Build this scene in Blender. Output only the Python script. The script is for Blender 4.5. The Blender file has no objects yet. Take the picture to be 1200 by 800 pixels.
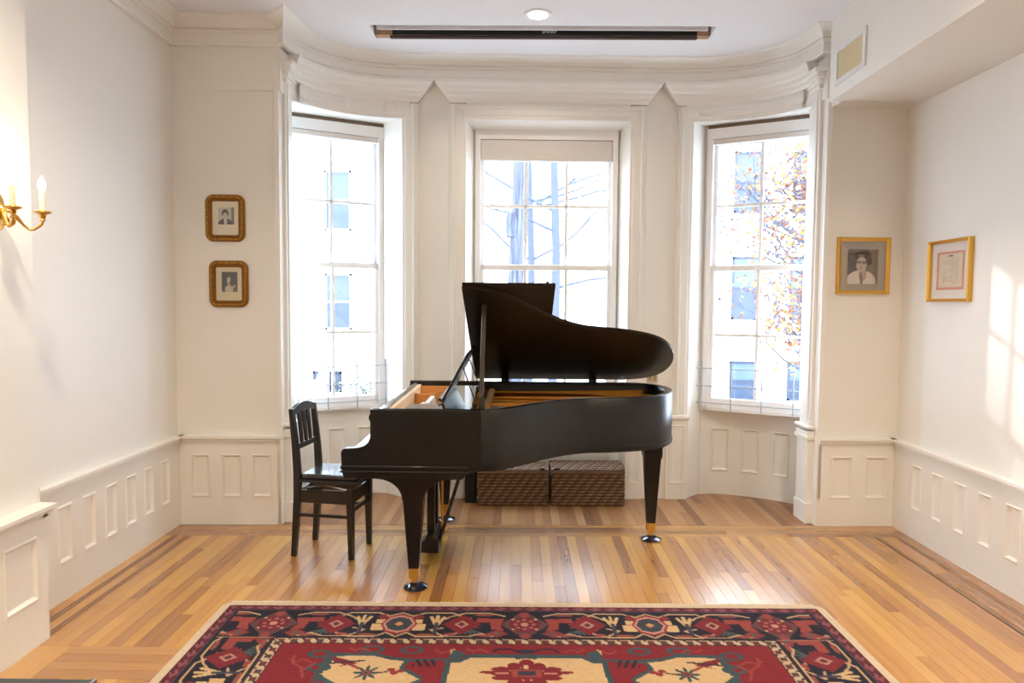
import bpy, math, random
import numpy as np
from mathutils import Matrix, Vector
random.seed(7)
rng = np.random.default_rng(7)
PI = math.pi
sc = bpy.context.scene
col = sc.collection

# ------------------------------------------------------------------ camera
F_PX, PITCH, YAW, ROLL, CAM_H = 805.0, .0565, .010, .008, 1.6
def ray(px, py):
    u, v = px - 600, py - 400
    c, s = math.cos(ROLL), math.sin(ROLL); u, v = c*u + s*v, -s*u + c*v
    x, y, z = u/F_PX, 1.0, -v/F_PX
    c, s = math.cos(PITCH), math.sin(PITCH); y, z = c*y + s*z, -s*y + c*z
    c, s = math.cos(YAW), math.sin(YAW); x, y = c*x - s*y, s*x + c*y
    return Vector((x, y, z))
fwd = ray(600, 400); right = (ray(1405, 400) - fwd).normalized(); up = -(ray(600, 1205) - fwd).normalized(); fwd.normalize()
cd = bpy.data.cameras.new('camera'); cam = bpy.data.objects.new('camera', cd); col.objects.link(cam)
cam.matrix_world = Matrix(((right.x, up.x, -fwd.x, 0), (right.y, up.y, -fwd.y, 0), (right.z, up.z, -fwd.z, CAM_H), (0, 0, 0, 1)))
cd.sensor_width = 36; cd.lens = F_PX/1200*36; cd.clip_start = .02; cd.clip_end = 300
sc.camera = cam

# ------------------------------------------------------------------ world, sun, lamps, exposure
w = bpy.data.worlds.new('world'); sc.world = w; w.use_nodes = True
wn = w.node_tree.nodes; wl = w.node_tree.links
bg = wn['Background']; bg.inputs['Color'].default_value = (.72, .85, 1.0, 1); bg.inputs['Strength'].default_value = 18.0
sd = bpy.data.lights.new('sun', 'SUN'); sd.energy = 1.9; sd.angle = .012; sd.color = (.96, .98, 1.0)
sun = bpy.data.objects.new('sun', sd); col.objects.link(sun)
sdir = Vector((1.2, -1.0, -.53)).normalized()
sun.rotation_euler = sdir.to_track_quat('-Z', 'Y').to_euler()
sc.view_settings.view_transform = 'Standard'; sc.view_settings.look = 'None'
sc.view_settings.exposure = -0.06; sc.view_settings.gamma = 1.0; sc.view_settings.use_curve_mapping = False
DL_FRONT, SCONCE_W = 12, 1.6
DL = [(1.80, 2.4, 44), (-1.5, 2.1, 36), (1.4, -.8, 56), (-1.3, -.8, 56)]
WARM = (1.0, .86, .68)
def downlight_lamp(x, y, z, watts, size=.13, spread=2.4):
    l = bpy.data.lights.new('downlight_lamp', 'AREA'); l.shape = 'DISK'; l.size = size; l.energy = watts; l.color = WARM; l.spread = spread
    o = bpy.data.objects.new('downlight_lamp', l); col.objects.link(o); o.location = (x, y, z)
    return o

# ------------------------------------------------------------------ helpers
def lin(c):
    c = np.asarray(c, float)/255.0
    return np.where(c <= .04045, c/12.92, ((c+.055)/1.055)**2.4)
WM = {}
class MB:
    def __init__(s, f=None): s.v = []; s.f = []; s.m = f
    def add(s, vs, fs, f=None):
        f = f or s.m; b = len(s.v)
        s.v += [tuple(f(*p)) if f else tuple(p) for p in vs]
        s.f += [tuple(i+b for i in q) for q in fs]; return s
    def box(s, x0, x1, y0, y1, z0, z1, f=None, n=1):
        vs = []; fs = []
        for i in range(n+1):
            x = x0 + (x1-x0)*i/n
            vs += [(x, y0, z0), (x, y1, z0), (x, y1, z1), (x, y0, z1)]
            if i:
                a = 4*(i-1)
                for k in range(4): fs.append((a+k, a+(k+1) % 4, a+4+(k+1) % 4, a+4+k))
        fs += [(3, 2, 1, 0), (4*n, 4*n+1, 4*n+2, 4*n+3)]
        return s.add(vs, fs, f)
    def prism(s, poly, a, b, axis='z', f=None):      # poly in the two other axes
        n = len(poly)
        def P(p, h): return (p[0], p[1], h) if axis == 'z' else ((p[0], h, p[1]) if axis == 'y' else (h, p[0], p[1]))
        vs = [P(p, a) for p in poly] + [P(p, b) for p in poly]
        fs = [(i, (i+1) % n, n+(i+1) % n, n+i) for i in range(n)] + [tuple(range(n-1, -1, -1)), tuple(range(n, 2*n))]
        return s.add(vs, fs, f)
    def tube(s, pts, r, n=8, f=None, cap=True):
        pts = [Vector(p) for p in pts]; rs = r if isinstance(r, (list, tuple)) else [r]*len(pts)
        vs = []; fs = []; up0 = None
        for i, p in enumerate(pts):
            d = (pts[min(i+1, len(pts)-1)] - pts[max(i-1, 0)]).normalized()
            if up0 is None: up0 = Vector((0, 0, 1)) if abs(d.z) < .9 else Vector((1, 0, 0))
            a = d.cross(up0).normalized(); b = a.cross(d).normalized(); up0 = b
            for k in range(n):
                t = 2*PI*k/n; q = p + rs[i]*(math.cos(t)*a + math.sin(t)*b); vs.append(tuple(q))
            if i:
                for k in range(n): fs.append(((i-1)*n+k, (i-1)*n+(k+1) % n, i*n+(k+1) % n, i*n+k))
        if cap: fs += [tuple(range(n-1, -1, -1)), tuple(range(len(vs)-n, len(vs)))]
        return s.add(vs, fs, f)
    def lathe(s, prof, c, n=20, f=None):             # prof [(r,z)]
        vs = []; fs = []
        for i, (r, z) in enumerate(prof):
            for k in range(n): t = 2*PI*k/n; vs.append((c[0]+r*math.cos(t), c[1]+r*math.sin(t), c[2]+z))
            if i:
                for k in range(n): fs.append(((i-1)*n+k, (i-1)*n+(k+1) % n, i*n+(k+1) % n, i*n+k))
        fs += [tuple(range(n-1, -1, -1)), tuple(range(len(vs)-n, len(vs)))]
        return s.add(vs, fs, f)
    def ring(s, x0, x1, z0, z1, prof, f=None, cap=True, back=None):   # rectangle loops, prof [(inset, t)], last loop is filled
        vs = []; fs = []
        for i, (d, t) in enumerate(prof):
            vs += [(x0+d, t, z0+d), (x1-d, t, z0+d), (x1-d, t, z1-d), (x0+d, t, z1-d)]
            if i:
                a = 4*(i-1)
                for k in range(4): fs.append((a+k, a+(k+1) % 4, a+4+(k+1) % 4, a+4+k))
        if cap: a = 4*(len(prof)-1); fs.append((a, a+1, a+2, a+3))
        return s.add(vs, fs, f)
    def grid(s, P, nx, ny, f=None, closed=False):     # P(i,j)->point
        vs = [P(i, j) for j in range(ny+1) for i in range(nx+1)]
        fs = [(j*(nx+1)+i, j*(nx+1)+i+1, (j+1)*(nx+1)+i+1, (j+1)*(nx+1)+i) for j in range(ny) for i in range(nx)]
        return s.add(vs, fs, f)

def setp(o, label=None, cat=None, group=None, kind=None):
    if label: o['label'] = label
    if cat: o['category'] = cat
    if group: o['group'] = group
    if kind: o['kind'] = kind
    return o
def empty(name, loc=(0, 0, 0), rz=0, **k):
    o = bpy.data.objects.new(name, None); col.objects.link(o); o.empty_display_size = .1
    o.location = loc; o.rotation_euler = (0, 0, rz); WM[o.name] = Matrix.Translation(Vector(loc)) @ Matrix.Rotation(rz, 4, 'Z')
    return setp(o, **k)
def obj(name, mb, mat, parent=None, smooth=False, bevel=0, local=False, sharp=None, **k):
    """one mesh object; mb is in world coordinates unless local"""
    me = bpy.data.meshes.new(name)
    me.from_pydata(mb.v, [], mb.f)
    W = Matrix.Identity(4)
    if parent is not None: W = WM.get(parent.name, W)
    if parent is None and not local:                  # origin at the base centre
        a = np.array(mb.v); c = (a.min(0)+a.max(0))/2; c[2] = a[:, 2].min(); W = Matrix.Translation(Vector(c))
    if not local: me.transform(W.inverted())
    import bmesh
    bm = bmesh.new(); bm.from_mesh(me); bmesh.ops.recalc_face_normals(bm, faces=bm.faces); bm.to_mesh(me); bm.free()
    for mm in (mat if isinstance(mat, (list, tuple)) else [mat]): me.materials.append(mm)
    if smooth:
        me.polygons.foreach_set('use_smooth', [True]*len(me.polygons))
        me.set_sharp_from_angle(angle=math.radians(sharp or 40))
    o = bpy.data.objects.new(name, me); col.objects.link(o)
    if parent is not None: o.parent = parent
    elif not local: o.matrix_world = W
    WM[o.name] = W
    if bevel:
        b = o.modifiers.new('bevel', 'BEVEL'); b.width = bevel; b.segments = 2; b.limit_method = 'ANGLE'; b.angle_limit = math.radians(40)
    return setp(o, **k)
def copy_tree(o, parent=None):
    c = o.copy(); col.objects.link(c)
    if parent is not None: c.parent = parent
    for ch in list(o.children): copy_tree(ch, c)
    return c

# ------------------------------------------------------------------ materials
def newmat(name):
    m = bpy.data.materials.new(name); m.use_nodes = True
    return m, m.node_tree.nodes, m.node_tree.links, m.node_tree.nodes['Principled BSDF']
def mat(name, rgb, rough=.5, metal=0, var=.06, vscale=12, bump=0, bscale=60, coat=0, spec=.5):
    m, n, l, p = newmat(name); c = lin(rgb)
    p.inputs['Roughness'].default_value = rough; p.inputs['Metallic'].default_value = metal
    p.inputs['Coat Weight'].default_value = coat; p.inputs['Coat Roughness'].default_value = .06
    p.inputs['Specular IOR Level'].default_value = spec
    g = n.new('ShaderNodeNewGeometry')
    t = n.new('ShaderNodeTexNoise'); t.inputs['Scale'].default_value = vscale; t.inputs['Detail'].default_value = 4
    l.new(g.outputs['Position'], t.inputs['Vector'])
    r = n.new('ShaderNodeMix'); r.data_type = 'RGBA'
    r.inputs['A'].default_value = (*(c*(1-var)), 1); r.inputs['B'].default_value = (*np.minimum(c*(1+var), 1), 1)
    l.new(t.outputs['Fac'], r.inputs['Factor']); l.new(r.outputs['Result'], p.inputs['Base Color'])
    if bump:
        t2 = n.new('ShaderNodeTexNoise'); t2.inputs['Scale'].default_value = bscale; l.new(g.outputs['Position'], t2.inputs['Vector'])
        b = n.new('ShaderNodeBump'); b.inputs['Strength'].default_value = bump; b.inputs['Distance'].default_value = .01
        l.new(t2.outputs['Fac'], b.inputs['Height']); l.new(b.outputs['Normal'], p.inputs['Normal'])
    return m
def emit(name, rgb, s):
    m, n, l, p = newmat(name); p.inputs['Emission Color'].default_value = (*lin(rgb), 1); p.inputs['Emission Strength'].default_value = s
    p.inputs['Base Color'].default_value = (.8, .8, .8, 1); return m
def wood(name, ramp, rough=.3, bump=.15, axis=1, coat=.0, scale=1.0, rand=True):
    m, n, l, p = newmat(name)
    g = n.new('ShaderNodeNewGeometry'); oi = n.new('ShaderNodeObjectInfo')
    mp = n.new('ShaderNodeMapping'); sv = [40*scale]*3; sv[axis] = 2.2*scale; mp.inputs['Scale'].default_value = sv
    cb = n.new('ShaderNodeCombineXYZ'); mu = n.new('ShaderNodeMath'); mu.operation = 'MULTIPLY'; mu.inputs[1].default_value = 37.0
    l.new(oi.outputs['Random'], mu.inputs[0])
    for i in range(3): l.new(mu.outputs[0], cb.inputs[i])
    l.new(g.outputs['Position'], mp.inputs['Vector']); l.new(cb.outputs[0], mp.inputs['Location'])
    t = n.new('ShaderNodeTexNoise'); t.inputs['Scale'].default_value = 1.0; t.inputs['Detail'].default_value = 6; t.inputs['Distortion'].default_value = .6
    l.new(mp.outputs[0], t.inputs['Vector'])
    a = n.new('ShaderNodeMath'); a.operation = 'MULTIPLY_ADD'; a.inputs[1].default_value = .38; 
    l.new(t.outputs['Fac'], a.inputs[0])
    s2 = n.new('ShaderNodeMath'); s2.operation = 'MULTIPLY'; s2.inputs[1].default_value = .62 if rand else .2
    l.new(oi.outputs['Random'], s2.inputs[0]); l.new(s2.outputs[0], a.inputs[2])
    cr = n.new('ShaderNodeValToRGB'); e = cr.color_ramp.elements
    e[0].position = ramp[0][0]; e[0].color = (*lin(ramp[0][1]), 1); e[1].position = ramp[-1][0]; e[1].color = (*lin(ramp[-1][1]), 1)
    for q, c in ramp[1:-1]: x = e.new(q); x.color = (*lin(c), 1)
    l.new(a.outputs[0], cr.inputs['Fac']); l.new(cr.outputs['Color'], p.inputs['Base Color'])
    p.inputs['Roughness'].default_value = rough; p.inputs['Coat Weight'].default_value = coat; p.inputs['Coat Roughness'].default_value = .27; p.inputs['Coat IOR'].default_value = 1.85
    t3 = n.new('ShaderNodeTexNoise'); t3.inputs['Scale'].default_value = 5.0; t3.inputs['Detail'].default_value = 3; l.new(g.outputs['Position'], t3.inputs['Vector'])
    rr = n.new('ShaderNodeMapRange'); rr.inputs['To Min'].default_value = rough*.9; rr.inputs['To Max'].default_value = rough*1.15
    b = n.new('ShaderNodeBump'); b.inputs['Strength'].default_value = bump; b.inputs['Distance'].default_value = .004
    ad = n.new('ShaderNodeMath'); ad.operation = 'MULTIPLY_ADD'; ad.inputs[1].default_value = .35; l.new(t.outputs['Fac'], ad.inputs[0])
    l.new(ad.outputs[0], b.inputs['Height']); l.new(b.outputs['Normal'], p.inputs['Normal'])
    return m
def attrmat(name, rough=.9, bump=0, bscale=400, coat=0):
    m, n, l, p = newmat(name); a = n.new('ShaderNodeAttribute'); a.attribute_name = 'paint'
    l.new(a.outputs['Color'], p.inputs['Base Color']); p.inputs['Roughness'].default_value = rough; p.inputs['Coat Weight'].default_value = coat
    if bump:
        g = n.new('ShaderNodeNewGeometry'); t = n.new('ShaderNodeTexNoise'); t.inputs['Scale'].default_value = bscale; l.new(g.outputs['Position'], t.inputs['Vector'])
        b = n.new('ShaderNodeBump'); b.inputs['Strength'].default_value = bump; b.inputs['Distance'].default_value = .004
        l.new(t.outputs['Fac'], b.inputs['Height']); l.new(b.outputs['Normal'], p.inputs['Normal'])
    return m
M = {}
M['plaster'] = mat('plaster', (241, 238, 231), .75, var=.015, vscale=3, bump=.05, bscale=90)
M['trim'] = mat('trim_paint', (242, 239, 232), .42, var=.015, vscale=5, bump=.03, bscale=40)
M['sash'] = mat('sash_paint', (250, 250, 250), .4, var=.01)
M['ceiling'] = mat('ceiling_paint', (236, 233, 234), .85, var=.01, vscale=2)
M['black'] = mat('piano_satin_black', (13, 10, 10), .34, var=.2, vscale=20, coat=.08, spec=.4)
M['black_gloss'] = mat('piano_gloss_black', (14, 13, 14), .12, var=.1, coat=.6)
M['brass'] = mat('brass', (205, 160, 80), .28, 1, var=.08)
M['steel'] = mat('steel', (190, 190, 192), .25, 1)
M['floor'] = wood('floor_boards', [(.10, (138, 82, 30)), (.32, (166, 108, 40)), (.55, (190, 132, 50)), (.85, (208, 156, 68))], .26, .12, 1, coat=.9)
M['floor_x'] = wood('floor_boards_cross', [(.12, (116, 66, 32)), (.4, (150, 96, 42)), (.7, (176, 122, 56)), (.9, (190, 138, 70))], .26, .07, 0, coat=.8)
M['floor_bay'] = wood('floor_boards_bay', [(.12, (108, 66, 38)), (.4, (140, 92, 54)), (.65, (160, 112, 68)), (.9, (176, 132, 86))], .34, .22, 1, coat=.25)
M['joint'] = mat('floor_joint', (70, 42, 26), .7)
M['inlay'] = mat('dark_inlay', (62, 24, 18), .35)
M['glass'], n_, l_, p_ = newmat('window_glass')
tr = n_.new('ShaderNodeBsdfTransparent'); gl = n_.new('ShaderNodeBsdfGlossy'); gl.inputs['Roughness'].default_value = .02
mx = n_.new('ShaderNodeMixShader'); mx.inputs[0].default_value = .045
tr.inputs['Color'].default_value = (.96, .98, 1, 1)
l_.new(tr.outputs[0], mx.inputs[1]); l_.new(gl.outputs[0], mx.inputs[2]); l_.new(mx.outputs[0], n_['Material Output'].inputs['Surface'])
# ================================================================== STRUCTURE
XL, XR, CEIL = -2.405, 2.722, 3.52
A_B = .027
def B(u, v, z):      # frame of the back wall and its bay: u to the right, v towards the street
    return (.24 + u*math.cos(A_B) - v*math.sin(A_B), 4.874 + u*math.sin(A_B) + v*math.cos(A_B), z)
def ML(s, t, z): return (XL + t, s, z)
def MR(s, t, z): return (XR - t, s, z)
def MBk(s, t, z): return B(s, -t, z)
UL, UR, UJ = -2.645, 2.485, 1.93
def Cv(u):           # inner face of the bay
    a = abs(u)
    if a <= 1.0: return .70
    k = min((a-1.0)/.885, 1)
    return .70*(1-k**2.3)**(1/2.3)

# --- floor: base slab, boards as parts
base = MB().box(-3.2, 3.4, -3.2, 6.2, -.12, -.006)
floor = obj('floor', base, M['joint'], kind='structure')
unit = bpy.data.meshes.new('floor_board')
ub = MB().box(-.5, .5, -.5, .5, -1, 0); unit.from_pydata(ub.v, [], ub.f); unit.materials.append(M['floor'])
def board_mesh(mname):
    me = unit.copy(); me.materials.clear(); me.materials.append(M[mname]); return me
UM = {k: board_mesh(k) for k in ('floor', 'floor_x', 'floor_bay', 'inlay')}
nboards = 0
def board(x0, x1, y0, y1, m='floor', name='floor_board', g=.0011, rz=0, dz=0):
    global nboards; nboards += 1
    o = bpy.data.objects.new(name, UM[m]); col.objects.link(o); o.parent = floor
    fl = floor.location
    o.location = ((x0+x1)/2-fl.x, (y0+y1)/2-fl.y, dz-fl.z); o.scale = (max(x1-x0-g, .002), max(y1-y0-g, .002), .02); o.rotation_euler.z = rz
    return o
def yb(x, off=0): return 4.874 + (x-.24)*math.tan(A_B) + off
RUGL, RUGR, RUGY = -1.50, 1.57, 3.50
x = -2.205; XE = 2.47
while x < XE-.01:
    x1 = min(x + .062, XE); xm = (x+x1)/2
    y_end = yb(xm, -.235)
    y0 = RUGY if RUGL < xm < RUGR else (3.07 if xm < RUGL else 2.35)
    y = y0
    first = True
    while y < y_end - .02:
        L = random.uniform(.7, 1.9)
        if first: L *= random.uniform(.3, 1); first = False
        y1 = min(y+L, y_end)
        if y_end-y1 < .25: y1 = y_end
        board(x, x1, y, y1); y = y1
    x = x1
for j in range(4):      # border along the back wall, boards across
    xs = sorted([XL-.02, XR+.02] + [random.uniform(-2, 2.3) for _ in range(3)])
    for a, b in zip(xs[:-1], xs[1:]):
        xm = (a+b)/2; yy = yb(xm, -.235 + j*.062)
        board(a, b, yy, yy+.062 if j < 3 else yy+.049, 'floor_x', rz=A_B)
x = -1.98
while x < 2.5:         # bay boards
    x1 = x+.062; xm = (x+x1)/2
    u = xm-.24; yend = yb(xm, .88 if abs(u) < 1.72 else .74)
    c = random.uniform(.3, .8)*(yend-yb(xm)) if random.random() < .35 else None
    ys = [yb(xm, .004)] + ([yb(xm)+c] if c else []) + [yend]
    for a, b in zip(ys[:-1], ys[1:]): board(x, x1, a, b, 'floor_bay')
    x = x1
def side_border(sgn, x_wall, inl, y0, x_in):
    # boards beside the wall, with pairs of thin dark inlay strips
    cuts = sorted([x_wall, x_in] + [c for i in inl for c in (i-.004, i+.004)])
    for a, b in zip(cuts[:-1], cuts[1:]):
        yy = yb((a+b)/2, -.235)+.0
        if b-a < .0085: board(a, b, y0, yy, 'inlay', name='inlay_strip', g=0, dz=.0004)
        else: 
            ym = random.uniform(y0+.4, yy-.3); board(a, b, y0, ym); board(a, b, ym, yy)
side_border(-1, XL-.02, (-2.335, -2.315, -2.245, -2.225), 3.145, -2.205)
side_border(1, XR+.02, (2.482, 2.500, 2.615, 2.633), 2.35, 2.47)
for j in range(4): board(-2.05, RUGL+.1, 2.80+j*.0675, 2.8675+j*.0675, 'floor_x', rz=-.02 if j == 9 else 0)
board(-2.205, -2.05, 2.2, 3.07); 
x = -2.05
while x < RUGL+.05: board(x, x+.062, 2.1, 2.80); x += .062

# --- ceiling with the slot for the projection screen
SX0, SX1, SY0, SY1 = -1.06, 1.355, 4.885, 5.115
cb = MB()
for (a, b, c, d) in ((-3.2, SX0, -3.2, 6.2), (SX1, 3.4, -3.2, 6.2), (SX0, SX1, -3.2, SY0), (SX0, SX1, SY1, 6.2)): cb.box(a, b, c, d, CEIL, CEIL+.14)
cb.box(SX0, SX1, SY0, SY1, CEIL+.13, CEIL+.14)
ceiling = obj('ceiling', cb, M['ceiling'], kind='structure')

# --- wainscot builder
ZB, ZT, ZR, ZC = .20, .51, .587, .642
def panel(parent, f, a, b, za=ZB, zb=ZT):
    mb = MB(f).ring(a, b, za, zb, [(0, -.02), (0, .001), (.005, .006), (.010, .006), (.017, -.004), (.021, -.009), (.027, -.010)])
    return obj('panel', mb, M['trim'], parent)
def wainscot(parent, f, s0, s1, panels, n=1, cap=True, zb=ZB, zt=ZT, zr=ZR, zc=ZC, capout=.032, back=-.05):
    mb = MB(f).box(s0, s1, back, 0, 0, zb, n=n).box(s0, s1, back, 0, zt, zr+.002, n=n)
    e = s0
    for a, b in panels: mb.box(e, a, back, 0, zb, zt, n=max(1, n//6)); e = b
    mb.box(e, s1, back, 0, zb, zt, n=max(1, n//6))
    w = obj('wainscot', mb, M['trim'], parent)
    for a, b in panels: panel(w, f, a, b, zb, zt)
    if cap:
        c = MB(f).box(s0, s1, back, .007, zr, zr+.014, n=n).box(s0, s1, back, .002, zr+.014, zr+.018, n=n).box(s0, s1, back, .020, zr+.018, zr+.032, n=n).box(s0, s1, back, .012, zr+.032, zr+.037, n=n).box(s0, s1, back, capout, zr+.037, zc, n=n)
        obj('chair_rail', c, M['trim'], parent)
    return w

# --- left wall
wl_ = obj('wall_left', MB(ML).box(3.10, 4.95, -.14, -.018, 0, CEIL+.05), M['plaster'], kind='structure')
wainscot(wl_, ML, 3.10, 4.83, [(3.30+.208*i, 3.415+.208*i) for i in range(7)])
# projecting chimney breast nearer the camera
XBR = -2.262
wn_ = obj('wall_nearleft', MB().box(-2.6, XBR, -3.0, 3.185, 0, CEIL+.05), M['plaster'], kind='structure')
MP = lambda s, t, z: (-2.205 + t, s, z)
wainscot(wn_, MP, -.5, 3.142, [(2.865-.29*i-.0, 3.075-.29*i) for i in range(4)][::-1], zb=.215, zt=.515, capout=.035, back=-.06)
MPe = lambda s, t, z: (s, 3.14 + t, z)
c = MB(MPe).box(-2.40, -2.198, -.03, .008, ZR, ZR+.02).box(-2.40, -2.186, -.03, .02, ZR+.018, ZR+.036).box(-2.40, -2.171, -.03, .032, ZR+.034, ZC-.0005); obj('chair_rail', c, M['trim'], wn_)
# --- right wall
wr_ = obj('wall_right', MB(MR).box(-3.0, 5.05, -.14, -.018, 0, CEIL+.05), M['plaster'], kind='structure')
wainscot(wr_, MR, 1.2, 4.97, [(4.595-.229*i, 4.710-.229*i) for i in range(13)][::-1])
# --- behind the camera
wb_ = obj('wall_rear', MB().box(-2.6, 2.9, -3.14, -3.0, 0, CEIL+.05), M['plaster'], kind='structure')
# --- back wall left and right of the bay
for nm, a, b, ja, jb, pn in (('wall_back_left', UL, -UJ, -.15, 0, [(-2.565, -2.430), (-2.350, -2.210), (-2.135, -1.995)]),
                     ('wall_back_right', UJ, UR, 0, .15, [(2.02, 2.180), (2.275, 2.435)])):
    o = obj(nm, MB(MBk).box(a+ja, b+jb, -.20, -.018, 0, CEIL+.05), M['plaster'], kind='structure')
    wainscot(o, MBk, a, b, pn)
# --- bay: solid masses around the windows
bay = MB(B)
for s in (-1, 1):
    bay.prism([(s*.602, .86), (s*.66, .70), (s*1.165, .70), (s*1.325, .84), (s*1.45, 1.06), (s*.602, 1.06)], 0, 3.06)
    bay.prism([(s*UJ, .03), (s*UJ, .30), (s*2.34, .25), (s*2.50, .50), (s*2.85, .5), (s*2.85, .03)], 0, 3.06)
_c = [(u, Cv(u)) for u in [0, .5, .9] + [.9+.985*math.sin(t) for t in np.linspace(.05, PI/2, 30)]]
_e = []
for i_, q_1 in enumerate(_c):
    a_1 = np.array(_c[max(i_-1, 0)]); b_1 = np.array(_c[min(i_+1, len(_c)-1)]); e_1 = (b_1-a_1)/np.linalg.norm(b_1-a_1); _e.append((q_1[0]-e_1[1]*.02, q_1[1]+e_1[0]*.02))
head = [(-a_, b_) for a_, b_ in _e[:0:-1]] + _e
bay.prism(head + [(2.9, .03), (2.9, 1.3), (-2.9, 1.3), (-2.9, .03)], 3.05, CEIL+.06)
wbay = obj('wall_bay', bay, M['plaster'], kind='structure')
obj('reveal_soffit', MB(lambda v_, u_, z_: B(u_, v_, z_)).prism([(.69, 3.051), (.86, 3.008), (.86, 3.07), (.69, 3.07)], -.66, .66, 'y'), M['trim'], wbay)
# under-window walls
low = [(1.165, .72), (1.31, .822), (1.41, .838), (1.52, .822), (1.64, .778), (1.76, .718), (1.88, .642), (2.02, .53), (2.12, .43), (2.22, .30)]
def catm(pts, n=6):
    out = []
    P = [pts[0]] + list(pts) + [pts[-1]]
    for i in range(1, len(P)-2):
        for k in range(n):
            t = k/n; a, b, c_, d = [np.array(q, float) for q in P[i-1:i+3]]
            out.append(tuple(.5*((2*b)+(c_-a)*t+(2*a-5*b+4*c_-d)*t*t+(3*b-a-3*c_+d)*t**3)))
    out.append(tuple(pts[-1])); return out
class Path:
    def __init__(s, pts):
        s.p = [np.array(q, float) for q in pts]; s.L = [0]
        for a, b in zip(s.p[:-1], s.p[1:]): s.L.append(s.L[-1]+float(np.linalg.norm(b-a)))
    def at(s, d):
        d = min(max(d, 0), s.L[-1]); i = 0
        while i < len(s.L)-2 and d > s.L[i+1]: i += 1
        t = (d-s.L[i])/(s.L[i+1]-s.L[i]); a, b = s.p[i], s.p[i+1]; q = a+(b-a)*t
        j0, j1 = max(i-1, 0), min(i+2, len(s.p)-1); e = (s.p[j1]-s.p[j0]); e = e/np.linalg.norm(e)
        return q, np.array([e[1], -e[0]])
for s in (-1, 1):
    pp = Path(catm(low[1:]))
    def f(d, t, z, s=s, pp=pp):
        q, n = pp.at(d); q = q + n*t*(1); return B(s*q[0], q[1], z)
    q, n = pp.at(.3)
    L = pp.L[-1]
    wn2 = wainscot(wbay, f, 0, L, [(.10, .25), (.345, .49), (.59, .72)], n=24, cap=False, zb=.20, zt=.565, zr=.700, back=-.06)
    so = MB(B).prism([(s*a, b+.045) for a, b in catm(low[1:], 3)] + [(s*2.9, .3), (s*2.9, 1.06), (s*1.3, 1.06)], 0, .70); obj('wall_core', so, M['trim'], wbay)
    sl = MB(f).box(.0, L, -.06, .03, .700, .722, n=24); obj('window_stool', sl, M['trim'], wbay, bevel=.004)
# centre under-window
fc = lambda a, t, z: B(a, .80-t, z)
wainscot(wbay, fc, -.66, .66, [(-.56, -.22), (-.17, .17), (.22, .56)], cap=False, zb=.2, zt=.565, zr=.70, back=-.26)
obj('window_stool', MB(B).box(-.65, .65, .765, .88, .70, .725), M['trim'], wbay, bevel=.004)
# casings, pedestals
cas = MB(B)
def casing_v(u0, u1, z0, z1, v0=.70):   # moulded vertical board: three steps
    d = u1-u0
    cas.box(u0, u1, v0-.012, v0+.02, z0, z1).box(u0+d*.12, u0+d*.80, v0-.022, v0, z0, z1).box(u0+d*.2, u0+d*.34, v0-.030, v0, z0, z1)
for s in (-1, 1):
    u0, u1 = (.655, .785)
    if s > 0: casing_v(u1, u0, .69, 3.17)
    else: casing_v(-u1, -u0, .69, 3.17)
    u0, u1 = (1.035, 1.165)
    if s > 0: casing_v(u0, u1, .69, 3.17)
    else: casing_v(-u0, -u1, .69, 3.17)
cas.box(-.655, .655, .688, .72, 3.05, 3.18).box(-.70, .70, .678, .70, 3.085, 3.165).box(-.74, .74, .670, .70, 3.13, 3.15)
for s in (-1, 1):
    seg = [1.10, 1.2, 1.3, 1.4, 1.5, 1.58, 1.66, 1.72, 1.77, 1.81, 1.843]
    for (zz0, zz1, pr) in ((3.05, 3.18, .012), (3.085, 3.165, .022), (3.13, 3.15, .030)):
        for a, b in zip(seg[:-1], seg[1:]):
            cas.prism([(s*a, Cv(a)-pr), (s*b, Cv(b)-pr), (s*b, Cv(b)+.03), (s*a, Cv(a)+.03)], zz0, zz1)
obj('casing', cas, M['trim'], wbay, bevel=.003)
# entablature with gabled gaps above the piers
def entab(ulist, e0, e1):     # e(z)-> end u ; ulist interior sample params 0..1
    lv = [(3.178, .014), (3.20, .022), (3.222, .022), (3.235, .036), (3.262, .040), (3.275, .055), (3.30, .060), (3.325, .072), (3.342, .074)]
    mb = MB(B); n = len(ulist)-1; vs = []; fs = []
    for z, pr in lv:
        a, b = e0(z), e1(z)
        for t in ulist:
            u = a+(b-a)*t; vs.append((u, Cv(u)-pr, z))
    for z, pr in lv:
        a, b = e0(z), e1(z)
        for t in ulist: u = a+(b-a)*t; vs.append((u, Cv(u)+.02, z))
    m = len(lv); w = n+1; O = m*w
    for j in range(m-1):
        for i in range(n): fs.append((j*w+i, j*w+i+1, (j+1)*w+i+1, (j+1)*w+i))
        for i in (0, n): fs.append((j*w+i, (j+1)*w+i, O+(j+1)*w+i, O+j*w+i))
    for j in (0, m-1):
        for i in range(n): fs.append((j*w+i, j*w+i+1, O+j*w+i+1, O+j*w+i))
    mb.add(vs, fs); return mb
gz = lambda z: max(0, min(1, (z-3.178)/.15))
obj('entablature', entab([0, .1, .25, .5, .75, .9, 1], lambda z: -(.785+.118*gz(z)), lambda z: .785+.118*gz(z)), M['trim'], wbay)
CP = Path([(u, Cv(u)) for u in [.88] + [.9+.985*math.sin(t) for t in np.linspace(0, PI/2, 60)]])
def d_of(test):
    d = 0
    while not test(CP.at(d)[0]) and d < CP.L[-1]: d += .002
    return d
d_end = d_of(lambda q: q[1] < .13)
LV = [(3.178, .014), (3.20, .022), (3.222, .022), (3.235, .036), (3.262, .040), (3.275, .055), (3.30, .060), (3.325, .072), (3.342, .074)]
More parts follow.
